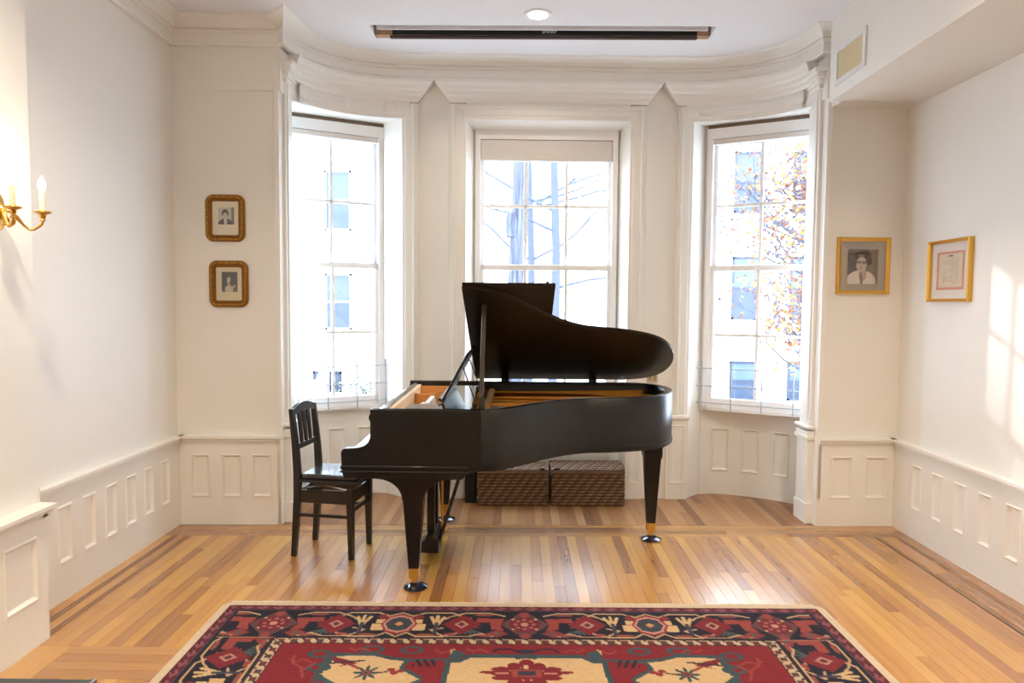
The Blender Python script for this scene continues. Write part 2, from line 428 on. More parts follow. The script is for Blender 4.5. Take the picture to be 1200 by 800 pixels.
for s in (-1, 1):
    vs = []; fs = []; n = 26; w_ = n+1; mm_ = len(LV)
    for back in (0, 1):
        for z, pr in LV:
            d0 = d_of(lambda q: q[0] > 1.035-.122*gz(z))
            for i in range(w_):
                q, nn = CP.at(d0+(d_end-d0)*i/n); q = q+nn*(pr if not back else -.03); vs.append((s*q[0], q[1], z))
    O = mm_*w_
    for j in range(mm_-1):
        for i in range(n): fs.append((j*w_+i, j*w_+i+1, (j+1)*w_+i+1, (j+1)*w_+i))
        for i in (0, n): fs.append((j*w_+i, (j+1)*w_+i, O+(j+1)*w_+i, O+j*w_+i))
    for j in (0, mm_-1):
        for i in range(n): fs.append((j*w_+i, j*w_+i+1, O+j*w_+i+1, O+j*w_+i))
    obj('entablature', MB(B).add(vs, fs), M['trim'], wbay)
# pier pedestals
ped = MB(B)
for s in (-1, 1):
    ped.box(s*.655, s*1.168, .688, .72, .0, .65)
    for a, b in ((.655, .80), (.985, 1.168)): ped.box(s*a, s*b, .668, .70, 0, .65)
    ped.box(s*.645, s*1.175, .672, .72, .650, .664).box(s*.64, s*1.18, .655, .72, .662, .682).box(s*.645, s*1.175, .665, .72, .68, .694)
po = obj('pedestal', ped, M['trim'], wbay, bevel=.002)
for s in (-1, 1):
    for a, b in ((.683, .772), (1.02, 1.14)):
        mb = MB(lambda x_, t, z: B(x_, .668-t, z)).ring(min(s*a, s*b), max(s*a, s*b), .135, .61, [(-.004, -.002), (-.004, .006), (.004, .008), (.010, .0015), (.016, .0015), (.02, .005), (.026, .0008)])
        obj('panel', mb, M['trim'], po)
# jamb pilasters at the mouth of the bay
pil = MB(B)
for s in (-1, 1):
    q = lambda a, b, c_, d, e, g: pil.box(s*a, s*b, c_, d, e, g)
    q(1.955, UJ-.012, -.0, .30, 0, 3.26)
    q(1.95, 1.895, .075, .225, .70, 3.16); q(1.95, 1.885, .105, .195, .74, 3.14)
    q(1.95, 1.875, .06, .24, 0, .62); q(1.95, 1.868, .05, .25, 0, .15)
    q(1.95, 1.860, .045, .255, .62, .645); q(1.95, 1.868, .055, .245, .645, .68); q(1.95, 1.858, .04, .26, .70, .72)
    q(1.95, 1.885, .07, .23, .72, .75)
    q(1.95, 1.876, .06, .22, 3.13, 3.16); q(1.95, 1.862, .045, .22, 3.16, 3.20); q(1.95, 1.842, .025, .22, 3.20, 3.235); q(1.95, 1.820, .005, .22, 3.235, 3.265)
obj('pilaster', pil, M['trim'], wbay, bevel=.003)
# --- cornice swept along the walls and round the bay
def cornice_path():
    pts = [(XL-.018, 3.14), (XL-.018, yb(XL)-.018+.018)]
    P = [Vector((XL-.018, -3.0, 0)), Vector((XL-.018, B(UL-.018, .018, 0)[1], 0))]
    P.append(Vector(B(-UJ+.03, .018, 0)))
    for u in [1.885*math.sin(t) for t in np.linspace(-PI/2, PI/2, 49)]: P.append(Vector(B(u, Cv(u), 0)))
    P.append(Vector(B(UJ+.03, .0, 0)))
    return P
P = cornice_path()
prof = [(0, 3.345), (.030, 3.345), (.034, 3.36), (.030, 3.375), (.030, 3.425), (.044, 3.432), (.050, 3.442), (.044, 3.452), (.040, 3.456), (.052, 3.462), (.056, 3.470), (.070, 3.486), (.098, 3.503), (.125, 3.512), (.135, 3.53), (0, 3.53)]
cm = MB(); vs = []; fs = []
k = len(prof)
for i, p in enumerate(P):
    d1 = (P[i]-P[i-1]).normalized() if i else None; d2 = (P[i+1]-P[i]).normalized() if i < len(P)-1 else None
    d1 = d1 or d2; d2 = d2 or d1
    n1 = Vector((d1.y, -d1.x, 0)); n2 = Vector((d2.y, -d2.x, 0)); nn = (n1+n2).normalized(); sc_ = 1/max(.45, nn.dot(n1))
    for (o_, z) in prof: q = p+nn*o_*sc_; vs.append((q.x, q.y, z))
    if i:
        for j in range(k): fs.append(((i-1)*k+j, (i-1)*k+(j+1) % k, i*k+(j+1) % k, i*k+j))
cm.add(vs, fs)
obj('trim_1', cm, M['trim'], kind='structure')
# breast cornice is hidden; soffit box on the right
XS, ZS = 2.105, 2.985
sof = obj('trim_2', MB().box(XS, XR+.02, -3.0, 4.80, ZS, CEIL+.02).box(2.178, XR+.02, 4.79, 4.98, ZS, CEIL+.02), M['plaster'], kind='structure')

# ================================================================== WINDOWS
def window(name, f, W, shade, dark_gap):
    """f(w,d,z): w across, d outwards from the inner face"""
    Z0, Z1 = .722, 3.02
    fr = MB(f)
    fw = .045
    fr.box(0, fw, 0, .12, Z0, Z1).box(W-fw, W, 0, .12, Z0, Z1).box(0, W, -.004, .12, Z1-.085, Z1).box(0, W, 0, .14, Z0, Z0+.03)
    fr.box(-.05, 0, .03, .14, Z0, Z1+.03).box(W, W+.05, .03, .14, Z0, Z1+.03)
    root = obj(name, fr, M['sash'], kind='structure', bevel=.003)
    def sash(nm, z0, z1, d, top, bot):
        a, b = fw-.005, W-fw+.005; st = .036
        m = MB(f).box(a, a+st, d, d+.035, z0, z1).box(b-st, b, d, d+.035, z0, z1).box(a, b, d, d+.035, z0, z0+bot).box(a, b, d, d+.035, z1-top, z1)
        ga, gb, zz0, zz1 = a+st, b-st, z0+bot, z1-top
        for i in (1, 2): x_ = ga+(gb-ga)*i/3; m.box(x_-.0125, x_+.0125, d+.006, d+.03, zz0, zz1)
        zm = (zz0+zz1)/2; m.box(ga, gb, d+.006, d+.03, zm-.012, zm+.012)
        so = obj(nm, m, M['sash'], root, bevel=.002)
        WM[so.name] = WM[root.name]
        for i in range(3):
            for j in range(2):
                x0 = ga+(gb-ga)*i/3; x1 = ga+(gb-ga)*(i+1)/3; q0 = zz0 if j == 0 else zm; q1 = zm if j == 0 else zz1
                obj('pane', MB(f).box(x0, x1, d+.016, d+.019, q0, q1), M['glass'], so)
    sash('lower_sash', Z0+.03, 1.912, .012, .042, .075)
    sash('upper_sash', 1.878, Z1-.085, .055, .05, .04)
    if shade: obj('roller_shade', MB(f).box(fw+.002, W-fw-.002, .004, .05, Z1-.255, Z1-.088), M['shade'], root, bevel=.006)
    else: obj('roller_shade', MB(f).box(fw+.002, W-fw-.002, .004, .05, Z1-.13, Z1-.088), M['shade'], root, bevel=.004)
    if dark_gap: obj('head_gap_shade', MB(f).box(.0, W, .0, .03, Z1+.005, Z1+.028), M['gap_shade_brown'], root)  # brown strip stands in for the dark shadow line above the frame
    return root
M['guard'] = mat('guard_paint', (176, 182, 192), .4)
M['shade'] = mat('shade_fabric', (226, 220, 214), .8, var=.01)
M['gap_shade_brown'] = mat('gap_shade_brown', (112, 92, 76), .7, var=.3, vscale=30)
W_C = 1.176
window('window_1', lambda w_, d, z: B(-.588+w_, .85+d, z), W_C, True, False)
def side_map(s, p0, ang):
    du, dv = math.cos(ang), -math.sin(ang); nu, nv = -dv, du
    return lambda w_, d, z: B(s*(p0[0]+du*w_+nu*d), p0[1]+dv*w_+nv*d, z)
side_maps = {1: side_map(1, (1.308, .785), math.radians(29.5)), -1: side_map(-1, (1.338, .865), math.radians(27))}
wins = {}
for s, nm in ((1, 'window_2'), (-1, 'window_3')):
    f = side_maps[s]; root = window(nm, f, W_C, False, True)
    # guard rods in front of the lower sash
    g = MB(f)
    for zz in (.79, .93, 1.075): g.tube([(-.04, -.04, zz), (1.1, -.04, zz)], .0045, 6)
    for k_ in range(5): g.tube([(.005+k_*.235, -.04, .735), (.005+k_*.235, -.04, 1.13)], .0055, 6)
    obj('window_guard', g, M['guard'], root, smooth=True)
# ================================================================== LAMPS ON THE CEILING
M['lamp_glow'] = emit('downlight_glow', (255, 246, 232), 14)
M['white_metal'] = mat('white_metal', (236, 236, 236), .4)
def downlight(x, y, watts, label, first=None):
    root = empty('ceiling_downlight', (x, y, CEIL), label=label, cat='ceiling light', group='recessed ceiling lights')
    m = MB().lathe([(.066, -.002), (.066, -.010), (.088, -.010), (.092, -.002)], (x, y, CEIL), 32)
    obj('trim_ring', m, M['white_metal'], root, smooth=True)
    obj('lens', MB().lathe([(.0, -.0115), (.064, -.0115), (.066, -.004)], (x, y, CEIL), 32), M['lamp_glow'], root)
    downlight_lamp(x, y, CEIL-.02, watts)
downlight(.11, 4.69, DL_FRONT, 'small round recessed light glowing in the ceiling before the screen slot')
for i, (x, y, wt) in enumerate(DL): downlight(x, y, wt, 'recessed ceiling light %s' % ['over the right side of the rug', 'over the left side of the rug', 'behind the camera on the right', 'behind the camera on the left', 'nearest the right soffit'][i])

# projection screen in its slot
M['scr_black'] = mat('screen_housing_black', (22, 20, 18), .5)
M['raw_wood'] = mat('raw_wood', (176, 142, 112), .7, var=.1)
scr = empty('projection_screen', (.15, 5.08, CEIL), label='long black roll-up projection screen housed in the ceiling slot', cat='projection screen')
obj('housing', MB().box(-.93, 1.26, 5.045, 5.112, CEIL-.006, CEIL+.09), M['scr_black'], scr, bevel=.006)
obj('bottom_bar', MB().box(-.95, 1.265, 5.06, 5.10, CEIL-.016, CEIL-.002), mat('screen_bar', (60, 30, 26), .5), scr, bevel=.004)
for a, b in ((-1.05, -.93), (1.26, 1.345)): obj('end_block', MB().box(a, b, 5.05, 5.11, CEIL-.004, CEIL+.05), M['raw_wood'], scr)
obj('slot_flap', MB().box(-1.03, 1.32, 4.99, 5.0, CEIL+.012, CEIL+.12), M['ceiling'], scr)
def text_obj(name, s, size, Mx, mt, parent, ext=.0006):
    cu = bpy.data.curves.new(name, 'FONT'); cu.body = s; cu.size = size; cu.align_x = 'CENTER'; cu.align_y = 'CENTER'; cu.extrude = ext
    cu.offset = size*.02
    o = bpy.data.objects.new(name, cu); col.objects.link(o); cu.materials.append(mt)
    dg = bpy.context.evaluated_depsgraph_get(); me = bpy.data.meshes.new_from_object(o.evaluated_get(dg)); bpy.data.objects.remove(o)
    me.transform(WM[parent.name].inverted() @ Mx)
    o = bpy.data.objects.new(name, me); col.objects.link(o); o.parent = parent; return o
text_obj('lettering', 'SHARP', .036, Matrix.Translation((.20, 5.0445, CEIL+.020)) @ Matrix.Rotation(PI/2, 4, 'X'), mat('lettering_silver', (200, 200, 200), .4), scr)

# ================================================================== WALL THINGS
# air vents on the soffit face
M['vent_tan'] = mat('vent_tan', (226, 212, 170), .5); M['vent_back'] = mat('vent_back', (70, 60, 40), .8)
def vent(y0, y1, z0, z1, label):
    f = lambda s, t, z: (XS - t, s, z)
    root = empty('air_vent', (XS, (y0+y1)/2, z0), label=label, cat='air vent', group='air vents on the soffit')
    obj('vent_frame', MB(f).ring(y0, y1, z0, z1, [(0, 0), (0, .012), (.03, .014), (.034, .002)], cap=False), M['white_metal'], root)
    obj('vent_back', MB(f).box(y0+.03, y1-.03, .0005, .003, z0+.03, z1-.03), M['vent_back'], root)
    n = 9
    for i in range(n):
        a = y0+.034+(y1-y0-.068)*(i+.15)/n; b = a+(y1-y0-.068)/n*.55
        obj('louver', MB(f).prism([(a, .003), (a+.003, .003), (b, .012), (b-.003, .012)], z0+.032, z1-.032), M['vent_tan'], root)
vent(4.30, 4.70, 3.06, 3.30, 'white framed air vent with tan vertical louvers high on the soffit')
vent(2.60, 3.29, 3.018, 3.28, 'second air vent at the top edge of the picture nearer the camera')

def attr_panel(name, f, x0, x1, z0, z1, t, nx, nz, paint, mt, parent, inset_round=0):
    """flat picture: fine grid coloured by a vertex attribute"""
    xs = np.linspace(x0, x1, nx+1); zs = np.linspace(z0, z1, nz+1)
    mb = MB(f).grid(lambda i, j: (xs[i], t, zs[j]), nx, nz)
    o = obj(name, mb, mt, parent)
    U, V = np.meshgrid(np.linspace(0, 1, nx+1), np.linspace(0, 1, nz+1))
    C = paint(U, V).reshape(-1, 3); C = np.concatenate([lin(C), np.ones((len(C), 1))], 1)
    a = o.data.color_attributes.new('paint', 'FLOAT_COLOR', 'POINT'); a.data.foreach_set('color', C.astype(np.float32).ravel())
    return o
M['print'] = attrmat('photo_print', .5); 
M['gilt_dark'] = mat('gilt_dark', (140, 94, 34), .36, .75, var=.55, vscale=70, bump=.5, bscale=120)
M['gilt'] = mat('gilt', (222, 176, 84), .32, .85, var=.12, vscale=50, bump=.1)
M['pic_glass'], n_, l_, p_ = newmat('picture_glass')
tr = n_.new('ShaderNodeBsdfTransparent'); gl = n_.new('ShaderNodeBsdfGlossy'); gl.inputs['Roughness'].default_value = .03
mx = n_.new('ShaderNodeMixShader'); mx.inputs[0].default_value = .06
l_.new(tr.outputs[0], mx.inputs[1]); l_.new(gl.outputs[0], mx.inputs[2]); l_.new(mx.outputs[0], n_['Material Output'].inputs['Surface'])

def blob(C, U, V, cx, cy, rx, ry, c, soft=.15, rot=0):
    dx, dy = U-cx, V-cy; a, b = math.cos(rot), math.sin(rot); x_ = (dx*a+dy*b)/rx; y_ = (-dx*b+dy*a)/ry
    k = np.clip((1-(x_**2+y_**2))/soft, 0, 1)[..., None]; C[:] = C*(1-k)+np.array(c, float)*k
def paint_woman_suit(U, V):
    C = np.ones(U.shape+(3,))*np.array((226, 216, 190.))
    ins = (U > .22) & (U < .82) & (V > .32) & (V < .82); C[ins] = (196, 190, 172)
    C[(U > .72) & ins] = (118, 112, 104)
    D = C.copy()
    blob(D, U, V, .50, .30, .30, .20, (66, 58, 64), .2); blob(D, U, V, .50, .42, .06, .16, (210, 205, 190), .3)
    blob(D, U, V, .49, .64, .135, .125, (58, 52, 52), .25); blob(D, U, V, .49, .575, .09, .095, (202, 192, 174), .25)
    blob(D, U, V, .455, .60, .022, .008, (70, 60, 58), .5); blob(D, U, V, .525, .60, .022, .008, (70, 60, 58), .5); blob(D, U, V, .49, .53, .03, .008, (90, 70, 66), .5)
    C[ins] = D[ins]; return C
def paint_woman_dark(U, V):
    C = np.ones(U.shape+(3,))*np.array((216, 200, 160.))
    ins = (U > .22) & (U < .82) & (V > .27) & (V < .86); C[ins] = (56, 50, 48)
    D = C.copy()
    blob(D, U, V, .5, .34, .18, .14, (196, 180, 150), .4); blob(D, U, V, .68, .42, .10, .035, (190, 172, 140), .4, .5)
    blob(D, U, V, .45, .66, .12, .12, (36, 30, 30), .3); blob(D, U, V, .49, .615, .07, .105, (206, 190, 160), .3, -.2); blob(D, U, V, .49, .47, .04, .08, (196, 178, 148), .4)
    blob(D, U, V, .47, .64, .02, .007, (60, 50, 48), .5); blob(D, U, V, .52, .64, .02, .007, (60, 50, 48), .5); blob(D, U, V, .49, .575, .022, .007, (110, 70, 60), .5)
    C[ins] = D[ins]; return C
def paint_glasses(U, V):
    C = np.ones(U.shape+(3,))*np.array((168, 158, 148.)); C += (U[..., None]-.5)*8
    ins = (U > .16) & (U < .84) & (V > .13) & (V < .84)
    D = C.copy(); D[:] = np.array((92, 90, 88.)); D[U > .62] = (124, 114, 106)
    blob(D, U, V, .46, .18, .34, .24, (222, 214, 200), .12); blob(D, U, V, .50, .33, .09, .14, (176, 162, 146), .2)
    blob(D, U, V, .47, .22, .03, .16, (120, 108, 98), .3, .1)
    blob(D, U, V, .50, .70, .19, .125, (58, 50, 46), .25); blob(D, U, V, .64, .60, .07, .09, (66, 56, 50), .3)
    blob(D, U, V, .47, .53, .125, .165, (196, 182, 164), .2); blob(D, U, V, .45, .71, .10, .035, (120, 108, 96), .4)
    blob(D, U, V, .41, .575, .055, .030, (48, 40, 38), .3); blob(D, U, V, .53, .57, .055, .030, (48, 40, 38), .3)
    blob(D, U, V, .41, .573, .035, .016, (168, 152, 136), .3); blob(D, U, V, .53, .568, .035, .016, (168, 152, 136), .3)
    blob(D, U, V, .455, .50, .02, .03, (168, 150, 132), .4); blob(D, U, V, .45, .445, .045, .010, (110, 84, 76), .5)
    C[ins] = D[ins]; return C
def paint_letter(U, V):
    C = np.ones(U.shape+(3,))*np.array((236, 228, 218.))
    a = (U > .14) & (U < .86) & (V > .16) & (V < .84); C[a] = (222, 150, 120)
    b = (U > .19) & (U < .81) & (V > .20) & (V < .80); C[b] = (226, 208, 182)
    for k in range(13):
        v = .72-k*.037; L = .70 if k % 4 else .5
        m = (abs(V-v) < .006) & (U > .28) & (U < L) & (np.sin(U*180+k*5) > -.3); C[m] = (186, 160, 136)
    m = (abs(V-.765) < .012) & (abs(U-.5) < .06); C[m] = (150, 110, 90)
    return C

def rrect(x0, x1, z0, z1, r, n=8):
    out = []
    for cx, cz, a0 in ((x1-r, z1-r, 0), (x0+r, z1-r, PI/2), (x0+r, z0+r, PI), (x1-r, z0+r, 3*PI/2)):
        for i in range(n+1): a = a0+PI/2*i/n; out.append((cx+r*math.cos(a), cz+r*math.sin(a)))
    return out
def round_frame(name, u0, u1, z0, z1, r, label, paint):
    f = lambda s, t, z: B(s, .018-t, z)
    root = empty(name, B((u0+u1)/2, .018, z0), label=label, cat='picture frame')
    prof = [(0, .002), (0, .014), (.006, .024), (.016, .030), (.024, .026), (.034, .016), (.040, .018), (.046, .010), (.046, .004)]
    vs = []; fs = []; n = 0; nb = 36
    for i, (d, t) in enumerate(prof):
        loop = rrect(u0+d, u1-d, z0+d, z1-d, max(r-d, .012)); n = len(loop)
        for k_, (a, b) in enumerate(loop):
            tt = t + (.0022*math.sin(k_*PI) if False else 0); vs.append((a, tt, b))
        if i:
            for k_ in range(n): fs.append(((i-1)*n+k_, (i-1)*n+(k_+1) % n, i*n+(k_+1) % n, i*n+k_))
    obj('frame', MB(f).add(vs, fs), M['gilt_dark'], root, smooth=True, sharp=60)
    # raised beads and corner leaves of the moulded ornament
    mb = MB(f); path = rrect(u0+.017, u1-.017, z0+.017, z1-.017, r-.014, 10)
    pp = Path(path+[path[0]]); nbd = int(pp.L[-1]/.016)
    for i in range(nbd):
        q, nn = pp.at(pp.L[-1]*i/nbd); s_ = .0055 if i % 3 else .0075
        vs = []; 
        for (a, b) in ((1, 0), (0, 1), (-1, 0), (0, -1)): vs.append((q[0]+a*s_, .027, q[1]+b*s_))
        vs.append((q[0], .0355, q[1])); mb.add(vs, [(0, 1, 4), (1, 2, 4), (2, 3, 4), (3, 0, 4)])
    obj('ornament', mb, M['gilt'], root, smooth=True, sharp=80)
    x0, x1, y0, y1 = u0+.044, u1-.044, z0+.044, z1-.044
    o = attr_panel('photograph', f, x0, x1, y0, y1, .006, 60, 80, paint, M['print'], root)
    obj('frame_glass', MB(f).prism([(a, b) for a, b in rrect(x0-.001, x1+.001, y0-.001, y1+.001, .014)], .009, .010, 'y'), M['pic_glass'], root)
round_frame('picture_frame', -2.437, -2.163, 2.010, 2.336, .055, 'upper of two rounded gilt frames, a woman in a dark suit', paint_woman_suit)
round_frame('picture_frame', -2.418, -2.146, 1.552, 1.878, .055, 'lower of two rounded gilt frames, a woman in dark shade with raised hand', paint_woman_dark)
def square_frame(f, loc, u0, u1, z0, z1, wd, label, paint, nm, dep=.022):
    root = empty('picture_frame', loc, label=label, cat='picture frame')
    obj('frame', MB(f).ring(u0, u1, z0, z1, [(0, 0), (0, dep), (wd*.3, dep+.004), (wd*.75, dep-.004), (wd, dep-.008), (wd, .004)], cap=False), M['gilt'], root, bevel=.0015)
    attr_panel(nm, f, u0+wd-.001, u1-wd+.001, z0+wd-.001, z1-wd+.001, .006, 90, 110, paint, M['print'], root)
    obj('frame_glass', MB(f).box(u0+wd, u1-wd, .009, .010, z0+wd, z1-wd), M['pic_glass'], root)
square_frame(lambda s, t, z: B(s, .018-t, z), B(2.21, .018, 1.68), 2.020, 2.398, 1.680, 2.082, .028, 'gold frame with a grey portrait of a person in dark glasses', paint_glasses, 'photograph')
square_frame(lambda s, t, z: (XR+.018-t, s, z), (XR+.018, 4.4, 1.63), 4.195, 4.620, 1.628, 2.022, .020, 'thin gold frame holding a letter with a pink border on the right wall', lambda U, V: paint_letter(U, V), 'letter', .03)

# switch plate on the pier right of the piano
sp = empty('switch_plate', B(.86, .688, 1.0), label='pale ornate switch plate on the pier right of the piano lid', cat='switch plate')
f = lambda s, t, z: B(s, .70-t, z)
obj('plate', MB(f).box(.825, .915, 0, .006, .955, 1.045), mat('plate_cream', (196, 184, 164), .35), sp, bevel=.003)
for a in (.850, .890):
    obj('rocker', MB(f).box(a-.010, a+.010, .005, .012, .975, 1.025), mat('plate_brass', (170, 146, 106), .4, .3), sp, bevel=.002)

# wall sconce
M['candle'] = mat('candle_sleeve', (240, 224, 196), .5)
M['bulb'] = emit('bulb_glow', (255, 232, 196), 26)
XW = XBR
sy, sz = 2.965, 1.955
sco = empty('wall_sconce', (XW, sy, sz-.1), label='brass candle wall sconce lit on the near left wall', cat='wall lamp')
obj('back_plate', MB(lambda x_, y_, z_: (XW+z_, sy+x_*1.0, sz+.02+y_*1.6)).lathe([(.055, 0), (.055, .006), (.040, .014), (.022, .02), (.016, .04), (.006, .048)], (0, 0, 0), 24), M['brass'], sco, smooth=True)
for (cy, cx) in ((3.045, XW+.150), (2.880, XW+.140)):
    d = Vector((cx-XW, cy-sy)); arm = []
    for t in np.linspace(0, 1, 22):
        r_ = .03+t*.97; zz = sz+.012+.030*math.sin(t*2*PI*.95+.5)*(1) - .030*t**1.0
        arm.append((XW+.02+d.x*(r_-.03)*.87, sy+d.y*(r_), zz-.012))
    zend = arm[-1][2]
    arm += [(cx, cy, zend+.012), (cx, cy, zend+.03)]
    obj('arm', MB().tube(arm, [.0065]*5+[.0075, .009, .0105, .0105, .009, .0075]+[.0055]*(len(arm)-11), 10), M['brass'], sco, smooth=True)
    # small scroll under the arm
    scr_ = [(XW+.03+d.x*.15+.020*math.cos(a)*(1-a/9), sy+d.y*.2+.0, sz-.018+.018*math.sin(a)*(1-a/9)) for a in np.linspace(-2.5, 4, 18)]
    obj('scroll', MB().tube(scr_, .004, 8), M['brass'], sco, smooth=True)
    cup = obj('drip_pan', MB().lathe([(.004, 0), (.012, .004), (.009, .012), (.014, .022), (.012, .028), (.030, .036), (.036, .041), (.034, .043), (.014, .040), (.012, .048)], (cx, cy, zend+.012), 24), M['brass'], sco, smooth=True)
    can = obj('candle', MB().lathe([(.0112, 0), (.0112, .085), (.010, .088), (.006, .088)], (cx, cy, zend+.055), 20), M['candle'], sco, smooth=True)
    WM[can.name] = WM[sco.name]
    obj('bulb', MB().lathe([(.006, 0), (.010, .006), (.0155, .022), (.0145, .034), (.0085, .052), (.003, .064), (.001, .067)], (cx, cy, zend+.143), 20), M['bulb'], can, smooth=True)
    l = bpy.data.lights.new('sconce_lamp', 'POINT'); l.energy = SCONCE_W; l.color = (1, .80, .56); l.shadow_soft_size = .02
    lo = bpy.data.objects.new('sconce_lamp', l); col.objects.link(lo); lo.location = (cx, cy, zend+.235)

# ================================================================== RUG
def build_rug():
    A = np.array(((-1.545), 3.542)); e = np.array((math.cos(.0136), math.sin(.0136))); n_ = np.array((e[1], -e[0])); Wd, Ln = 3.165, 4.3
    S = np.linspace(0, Wd, 621); T = np.concatenate([np.linspace(0, .9, 150), np.linspace(.9, Ln, 210)[1:]])
    s, t = np.meshgrid(S, T)
    C = np.zeros(s.shape+(3,))
    cream, dred, navy, red, coral, teal, field, lcream = [np.array(x_, float) for x_ in ((232, 210, 176), (112, 20, 42), (16, 19, 46), (158, 22, 38), (188, 78, 68), (60, 96, 104), (222, 188, 136), (226, 190, 150))]
    half = Wd/2
    # distance to edges and coordinate along the nearest one
    dl, dr, dt_, db = s, Wd-s, t, Ln-t
    d = np.minimum(np.minimum(dl, dr), np.minimum(dt_, db))
    onT = (dt_ <= np.minimum(dl, dr)+0) & (dt_ < Ln/2); onB = (db <= np.minimum(dl, dr)) & ~onT
    horiz = onT | onB
    C[:] = field
    # red field with stepped medallion of cream : mirrored about the centre line
    m = np.abs(s-1.582)             # distance from the centre line
    tt = np.where(t < Ln/2, t, Ln-t)
    C[:] = red
    def poly(P, c, sm=None, tv=None):
        X_, Y_ = (m if sm is None else sm), (tt if tv is None else tv)
        ins = np.zeros(X_.shape, bool); k = len(P)
        for i in range(k):
            (x1, y1), (x2, y2) = P[i], P[(i+1) % k]
            if y1 == y2: continue
            cnd = ((y1 > Y_) != (y2 > Y_)) & (X_ < (x2-x1)*(Y_-y1)/(y2-y1)+x1); ins ^= cnd
        C[ins] = c; return ins
    def line(P, wd, c, sm=None, tv=None):
        X_, Y_ = (m if sm is None else sm), (tt if tv is None else tv)
        for (x1, y1), (x2, y2) in zip(P[:-1], P[1:]):
            L2 = (x2-x1)**2+(y2-y1)**2; q = np.clip(((X_-x1)*(x2-x1)+(Y_-y1)*(y2-y1))/max(L2, 1e-9), 0, 1)
            dd = (X_-x1-q*(x2-x1))**2+(Y_-y1-q*(y2-y1))**2; C[dd < wd*wd] = c
    # centre medallion (cream) and side panels, digitised in rug metres: m from centre
    cen = [(0, .555), (.25, .555), (.30, .60), (.345, .60), (.36, .95), (.30, 1.4), (0, 1.5)]
    poly(cen, field); line(cen[:-1], .013, teal)
    side = [(.385, .66), (.47, .60), (.60, .58), (.68, .545), (.86, .55), (.875, .62), (.90, .72), (.80, .80), (.80, 1.3), (.60, 1.45), (.50, .80), (.40, .72)]
    poly(side, field); line(side+[side[0]], .013, teal)
    pocket = [(.36, .585), (.53, .60), (.545, .66), (.45, .74), (.42, 1.0), (.37, 1.0)]
    poly(pocket, red); line(pocket[:4], .010, teal)
    C[(abs(tt-.60-.02) < .030) & (abs(m-.45) < .05) & (np.sin(m*190+tt*80) > .1)] = navy
    # far interior repeats of the panels so the field goes on
    for q in (1.75,):
        big = [(0, q-.2), (.5, q-.1), (.8, q), (.8, q+.3), (0, q+.5)]; poly(big, field); line(big[:-1], .013, teal)
    # red flower of the centre
    def flower(cx, cy, R, c1, c2, n=8, ph=0, sm=None):
        X_, Y_ = (m if sm is None else sm)-cx, tt-cy; r_ = np.hypot(X_, Y_); a = np.arctan2(Y_, X_)
        C[r_ < R*(.68+.32*np.cos(n*a+ph))] = c1; C[r_ < R*.30] = c2; C[r_ < R*.15] = c1
    # palmette: petals as a wide rosette
    for (a, b, w1, h1) in ((0, .62, .035, .04), (.055, .645, .03, .035), (.11, .665, .045, .02), (.10, .70, .055, .025), (.16, .69, .045, .012), (.10, .735, .05, .02), (0, .70, .07, .05), (.05, .77, .035, .03), (0, .79, .03, .04)):
        C[((m-a)/w1)**2+((tt-b)/h1)**2 < 1] = (152, 24, 40)
    C[(m < .062) & (abs(tt-.70) < .030)] = coral; C[(m < .038) & (abs(tt-.70) < .018)] = (58, 60, 78); C[(m < .010) & (abs(tt-.645) < .016)] = lcream
    C[(abs(m-.105) < .028) & (abs(tt-.698) < .006)] = (200, 140, 120)
    for k_, (a, b) in enumerate(((.0, .56), (.03, .575), (-.0, .505))): pass
    C[((m)/.04)**2+((tt-.515)/.022)**2 < 1] = (56, 44, 70); line([(.03, .52), (.07, .49), (.13, .495), (.15, .52)], .006, navy); line([(.04, .575), (.0, .565)], .008, (70, 84, 96))
    # blue flower and red bird-like leaf in the side panels
    flower(.688, .70, .060, teal*.9, (190, 70, 60), 8); line([(.73, .665), (.79, .62)], .008, coral)
    poly([(.74, .625), (.80, .59), (.87, .565), (.85, .61), (.80, .635), (.83, .655)], (150, 30, 46)); line([(.72, .60), (.86, .625)], .007, (58, 34, 60))
    for (a, b) in ((.545, .685), (.585, .675), (.57, .70)): C[((m-a)/.018)**2+((tt-b)/.014)**2 < 1] = (176, 52, 56)
    line([(.60, .69), (.64, .70)], .005, (70, 60, 60))
    # teal scroll hooks in the red ground
    for cx, cy in ((.52, .505), (.70, .50), (.93, .545), (.905, .66)):
        r_ = np.hypot((m-cx)/1.6, tt-cy); C[(abs(r_-.028) < .007)] = teal
    for k_ in range(9): C[((m-.885-.008*(k_ % 2))/.02)**2+((tt-.56-.028*k_)/.011)**2 < 1] = teal
    for cx, cy in ((.22, .505), (.76, .50), (1.0, .60), (.36, .52)):
        line([(cx-.05, cy+.015), (cx-.01, cy-.01), (cx+.02, cy+.012), (cx+.05, cy-.012)], .005, (196, 72, 66))
    poly([(.325, .49), (.345, .50), (.345, .54), (.325, .53)], (206, 170, 120)); poly([(.27, .53), (.33, .50), (.35, .58), (.30, .59)], teal)
    line([(.95, .74), (.98, .66), (1.03, .62), (1.04, .56)], .006, (186, 74, 66)); line([(.97, .68), (.93, .62)], .006, (186, 74, 66))

    # ---- borders (painted over the field). along = coordinate from the centre of that side
    sTop = s-1.582; along = np.where(horiz, sTop, np.where(dl < dr, t-.0, t-.0)-Ln/2); dd = d
    def zone(a, b): return (dd >= a) & (dd < b)
    C[zone(0, .452)] = navy
    z = zone(.40, .452); C[z] = (206, 184, 150)
    ph = (along/.062) % 1
